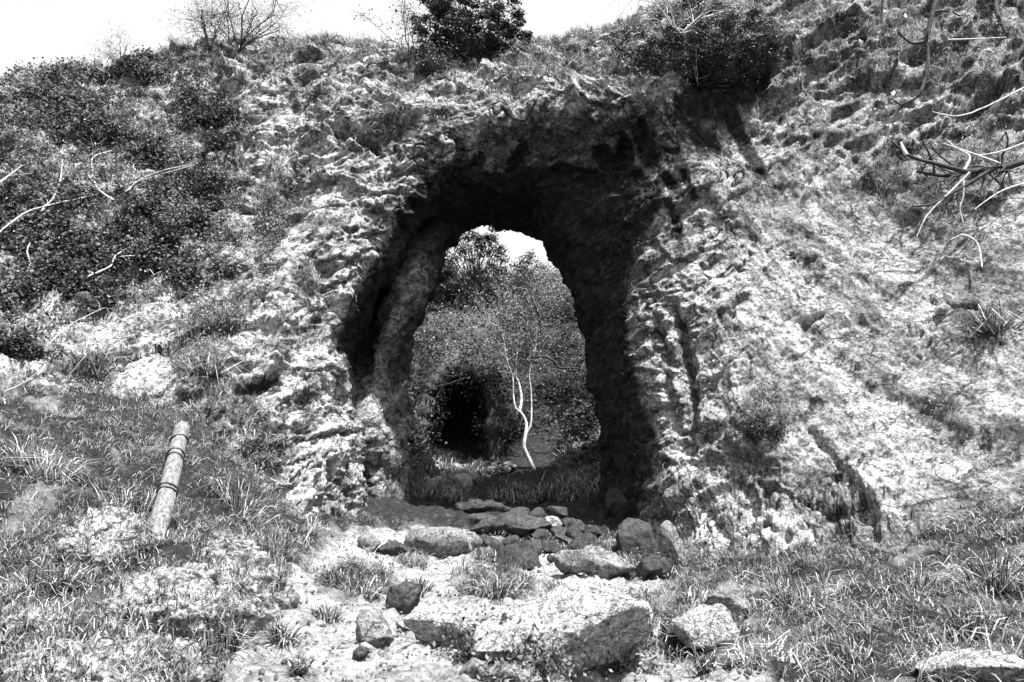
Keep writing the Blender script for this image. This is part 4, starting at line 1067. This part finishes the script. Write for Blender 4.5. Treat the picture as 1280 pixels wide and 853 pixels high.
for row in (0, len(ts) - 1):
    c_ = len(Vv); Vv = np.concatenate([Vv, (Vv[row * sides:(row + 1) * sides].mean(0) - ax * (.03 if row else -.02))[None]])
    Fq += [[row * sides + a, row * sides + (a + 1) % sides, c_, c_] for a in range(sides)]
me = bpy.data.meshes.new('trunk'); me.from_pydata([tuple(v) for v in Vv], [], [tuple(dict.fromkeys(f)) for f in Fq]); me.materials.append(M_LOG)
me.polygons.foreach_set('use_smooth', [len(q.vertices) == 4 for q in me.polygons]); me.update()
link('trunk', me, e)
for t in (.40, .43, .68, .72, .86):
    B = Buf(); c_ = log_c(t); aa = np.linspace(0, 6.2832, 25)
    tw_ = ax * .02 * np.sin(aa + t * 9)[:, None]
    B.tube(c_ + (np.cos(aa)[:, None] * sd + np.sin(aa)[:, None] * fd) * (log_r(t) * 1.07) + tw_, .011, 5); B.build('wire_band', M_WIRE, e)
# ---------------------------------------------------------------- beyond the arch: small cave, trees, hillside
O0 = [(536, 680), (536, 620), (533, 550), (538, 510), (554, 482), (584, 476), (604, 494), (612, 540), (614, 620), (616, 680)]
def ringc(f, Y, dx=0, dy=0):
    cx, cy = 575, 560
    return np.array([P(cx + (a - cx) * f + dx, cy + (b - cy) * f + dy, Y) for a, b in O0])
outer = np.array([P(a, b, c) for a, b, c in [(480, 680, 33), (488, 600, 33.5), (496, 520, 34), (512, 455, 34.6), (545, 408, 35), (590, 398, 35.2), (628, 432, 35), (642, 520, 34), (645, 600, 33), (648, 680, 32.5)]])
mid_ = (ringc(1.22, 31.6) + outer * .25) / 1.25
nose = ringc(1.12, 31.2); nose[5:7] += np.array([0, -.3, .1])
Cc = np.array([ringc(.15, 40), ringc(.9, 37), ringc(1.0, 32.6), nose, ringc(1.35, 32.2), outer, outer * np.array([1.3, 1, 1]) + np.array([0, 5, 1])])
Pg2, Ng2, F2, tu2, tv2 = sheet(Cc, [6, 14, 14, 20, 30, 16], [14] * 9)
V2 = Pg2.reshape(-1, 3); N2_ = Ng2.reshape(-1, 3)
if np.mean(N2_[:, 1]) > 0: N2_ = -N2_
rv = np.repeat(tu2, Pg2.shape[1])
V2 = V2 + N2_ * (.5 * fbm(V2 * .6, 4, ridged=True, seed=71) + .22 * fbm(V2 * 2.4, 4, ridged=True, seed=72))[:, None] * (np.minimum(1, rv) * np.clip(.75 + .25 * sstep(3.4, 4.6, rv), 0, 1))[:, None]
p2x, p2y = proj(V2)
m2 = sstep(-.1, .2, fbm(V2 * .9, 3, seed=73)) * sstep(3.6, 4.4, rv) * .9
s2 = (1 - sstep(2.6, 3.1, rv)) * .9  # cave throat coloured near black to stand for its shade
tag(link('cave_rock', mesh('cave_rock', V2, F2, M_CAVE, True, {'moss': m2, 'stain_shade': s2, 'lichen_dark': m2 * 0})), 'small rock outcrop with a black cave mouth, seen through the arch', 'cave')

w_ = (rv > 2.5) * (p2x > 470) * (p2x < 680) * (p2y > 380) * (p2y < 640) * sstep(-.3, .1, fbm(V2 * .8, 3, seed=74)) * (1 - .9 * np.exp(-(((p2x - 588) / 16) ** 2 + ((p2y - 462) / 14) ** 2)))
i_ = rng.choice(len(V2), 13000, p=w_ / w_.sum()); n_ = len(i_)
B = Buf(); B.leaves(V2[i_] + N2_[i_] * np.abs(rng.normal(size=(n_, 1))) * .22 + rng.normal(size=(n_, 3)) * .12, .12, N2_[i_] * .4 + up * .6, .9, .7, np.clip(.4 + .9 * fbm(V2[i_] * .7, 3, seed=75) + .25 * rng.normal(size=n_), 0, 1))
tag(B.build('creeper', M_LEAF), 'creeper and moss hanging over the small cave rock', 'creeper', kind='stuff')
# undergrowth on the hillside behind, a mass of leaves
def hill_sel(c): return c
ok = (GV[:, 1] > 25.5) & (GV[:, 1] < 60) & (gpx > 470) & (gpx < 780)
w_ = ok * np.gradient(Y, axis=0).ravel() * (sstep(-.05, .3, fbm(GV * .55, 4, seed=81)) ** 2 + .22) / GV[:, 1] * ((gpx < 590) | (gpx > 730) | (GV[:, 1] > 31.0))
w_ = w_ * (1 - sstep(525, 545, gpx) * sstep(700, 680, gpx) * (GV[:, 1] < 32))
i_ = rng.choice(len(GV), 40000, p=w_ / w_.sum())
B = Buf(); n_ = len(i_)
hgt = np.abs(rng.normal(size=n_)) * .35 * (1 + 1.2 * sstep(-.1, .4, fbm(GV[i_] * .5, 2, seed=82)))
B.leaves(GV[i_] + np.stack([rng.normal(size=n_) * .25, rng.normal(size=n_) * .25, hgt], 1), .13, np.tile([0, -.4, .8], (n_, 1)), .5, .7, np.clip(.35 + 1.1 * fbm(GV[i_] * .6, 4, seed=83) + .13 * rng.normal(size=n_), 0, 1))
tag(B.build('undergrowth', M_LEAF), 'tangled leafy undergrowth covering the hillside behind the arch', 'undergrowth', kind='stuff')
ok = (GV[:, 1] > 23.0) & (GV[:, 1] < 31) & ((gpx < 600) | (gpx > 700) | (GV[:, 1] < 25.0)) & (gpx > 480) & (gpx < 775) & (gpy < 640)
w_ = ok * np.gradient(Y, axis=0).ravel() * (1 - .95 * sstep(570, 590, gpx) * sstep(640, 610, gpx) * (GV[:, 1] < 29)) * sstep(-.4, .2, fbm(GV * .7, 2, seed=84))
i_ = rng.choice(len(GV), 3000, p=w_ / w_.sum())
B = Buf(); scatter_grass(B, i_, GV, GNr, 7, .35, .03, .12, .9)
tag(B.build('shaded_grass', M_GRASS), 'long grass on the shaded ground between arch and small cave', 'grass', kind='stuff')

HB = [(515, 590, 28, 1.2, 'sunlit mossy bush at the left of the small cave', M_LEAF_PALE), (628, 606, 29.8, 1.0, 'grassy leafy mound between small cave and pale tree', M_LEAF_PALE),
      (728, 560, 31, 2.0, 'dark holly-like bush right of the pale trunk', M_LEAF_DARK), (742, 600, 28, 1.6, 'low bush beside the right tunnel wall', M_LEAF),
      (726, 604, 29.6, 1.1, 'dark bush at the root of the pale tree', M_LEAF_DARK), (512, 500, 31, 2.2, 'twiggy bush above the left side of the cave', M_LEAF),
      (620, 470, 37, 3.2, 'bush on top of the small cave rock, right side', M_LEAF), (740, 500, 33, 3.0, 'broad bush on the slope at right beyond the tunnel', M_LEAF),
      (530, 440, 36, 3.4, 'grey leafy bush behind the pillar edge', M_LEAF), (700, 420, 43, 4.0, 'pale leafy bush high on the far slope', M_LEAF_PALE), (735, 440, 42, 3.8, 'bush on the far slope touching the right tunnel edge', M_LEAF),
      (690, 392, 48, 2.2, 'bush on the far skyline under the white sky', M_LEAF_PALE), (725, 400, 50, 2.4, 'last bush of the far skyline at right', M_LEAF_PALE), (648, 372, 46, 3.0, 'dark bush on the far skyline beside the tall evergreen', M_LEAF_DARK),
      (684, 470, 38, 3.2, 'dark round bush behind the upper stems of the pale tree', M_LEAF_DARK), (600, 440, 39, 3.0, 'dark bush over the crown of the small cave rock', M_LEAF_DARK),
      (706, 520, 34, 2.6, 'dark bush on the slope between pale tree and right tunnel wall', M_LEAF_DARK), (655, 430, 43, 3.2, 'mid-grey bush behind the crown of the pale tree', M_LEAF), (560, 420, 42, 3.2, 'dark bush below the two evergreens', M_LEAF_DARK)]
for k, (a, b, Yb, h, lab, mt) in enumerate(HB):
    pz = P(a, b, Yb)
    pz[2] = min(pz[2], float(gz(pz[0], pz[1])) + .1)
    crown_tree('bush', lab, 'bush', pz, (0, 0, h * .45), (h * .55, h * .5, h * .5), 46, 70, h * .15, .07 + Yb * .0012, mt, 400 + k, group='bushes behind the arch', trunk_r=.04)
# tall dark evergreens beyond
def far_tree(px, ybase, ytop, Yb, wpx, lab, seed, mt):
    pz = P(px, ybase, Yb); pz[2] = float(gz(pz[0], pz[1])); tz = P(px, ytop, Yb)[2] - pz[2]; bz = max(.2, P(px, ybase, Yb)[2] - pz[2])
    rx = wpx * .5 * Yb / FPX
    crown_tree('evergreen_tree', lab, 'tree', pz, (0, 0, (tz + bz) / 2), (rx, rx, (tz - bz) / 2), 110, 90, rx * .26, .14, mt, seed, trunk_r=.12)
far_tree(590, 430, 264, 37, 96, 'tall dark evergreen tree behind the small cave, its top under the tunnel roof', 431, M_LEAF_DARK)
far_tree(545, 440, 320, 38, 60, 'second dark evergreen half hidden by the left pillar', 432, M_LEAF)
# pale-stemmed tree with fine young leaves
Yt = 29.6
M_BLEACH = bark_mat('bleached_bark', .16, .62, 9)
bt = P(680, 606, Yt); bt[2] = P(680, 606, Yt)[2]
e = tag(empty('pale_tree', tuple(bt)), 'slender crooked tree with bleached stems and fine young leaves, framed by the arch', 'tree')
limb(e, [(684, 611, Yt), (672, 595, Yt), (661, 574, Yt), (655, 559, Yt - .1), (657, 543, Yt - .1), (658, 530, Yt), (652, 517, Yt), (645, 511, Yt), (642, 497, Yt), (641, 473, Yt), (634, 450, Yt), (628, 415, Yt + .2)], 7.0, M_BLEACH, 'trunk')
limb(e, [(649, 515, Yt), (652, 499, Yt + .1), (649, 481, Yt + .2), (645, 465, Yt + .3), (648, 430, Yt + .4), (655, 390, Yt + .5)], 4.6, M_BLEACH, 'stem')
limb(e, [(659, 541, Yt), (664, 527, Yt), (664, 492, Yt + .1), (662, 466, Yt + .1), (668, 440, Yt), (672, 410, Yt)], 2.8, M_BLEACH, 'stem')
limb(e, [(684, 610, Yt), (661, 597, Yt - .3), (638, 581, Yt - .6)], 4, M_BLEACH, 'stem')
limb(e, [(678, 604, Yt), (668, 596, Yt - .3), (660, 585, Yt - .6)], 3.5, M_BLEACH, 'stem')
limb(e, [(682, 606, Yt), (679, 596, Yt - .1), (679, 590, Yt - .2)], 3.5, M_BLEACH, 'stem')
limb(e, [(664, 447, Yt), (680, 446, Yt), (693, 452, Yt), (700, 460, Yt), (715, 460, Yt - .1), (728, 462, Yt - .2), (738, 468, Yt - .3)], 3.4, M_BARK_D, 'branch')
limb(e, [(679, 445, Yt), (677, 430, Yt), (674, 400, Yt), (664, 370, Yt), (655, 340, Yt), (648, 322, Yt)], 2.4, M_BARK_D, 'branch')
rnd = random.Random(55); B = Buf(); tips = []
for (a, b, c) in [(634, 450, Yt), (628, 415, Yt), (648, 430, Yt + .4), (655, 390, Yt + .5), (668, 440, Yt), (672, 410, Yt), (641, 473, Yt), (645, 465, Yt + .3), (664, 370, Yt), (615, 400, Yt)]:
    for q in range(3):
        grow(B, P(a, b, c) - bt, unit(np.array([rnd.gauss(0, .7), rnd.gauss(0, .5), .8])), 1.1, .016, 3, tips, curl=.3, split=(2, 3), sides=3, rnd=rnd)
B.build('twigs', M_BARK_G, e)
T = np.array([t[0] for t in tips]); T = T[T[:, 2] > P(650, 462, Yt)[2] - bt[2]]; n_ = 9000; kk = rng.choice(len(T), n_)
B = Buf(); B.leaves(T[kk] + rng.normal(size=(n_, 3)) * .22, .085, None, 1, .6); B.build('foliage', M_SCRUB, e)
stick([(506, 515), (520, 500), (540, 485), (560, 480), (583, 472)], 2.5, 'dead_branch', 'thin pale branch arching in front of the cave mouth', 'branch', M_BARK_G, Yfix=27, seed=340, twigs=3, twl=.4)
for k, (pts, lab) in enumerate([([(505, 470), (530, 462), (560, 470), (578, 468)], 'upper bare branch left of the small cave'), ([(510, 440), (530, 448), (548, 462), (556, 478)], 'bare branch drooping left of the small cave')]):
    stick(pts, 1.8, 'dead_branch', lab, 'branch', M_BARK_G, Yfix=27, seed=350 + k, twigs=9, twl=.7)
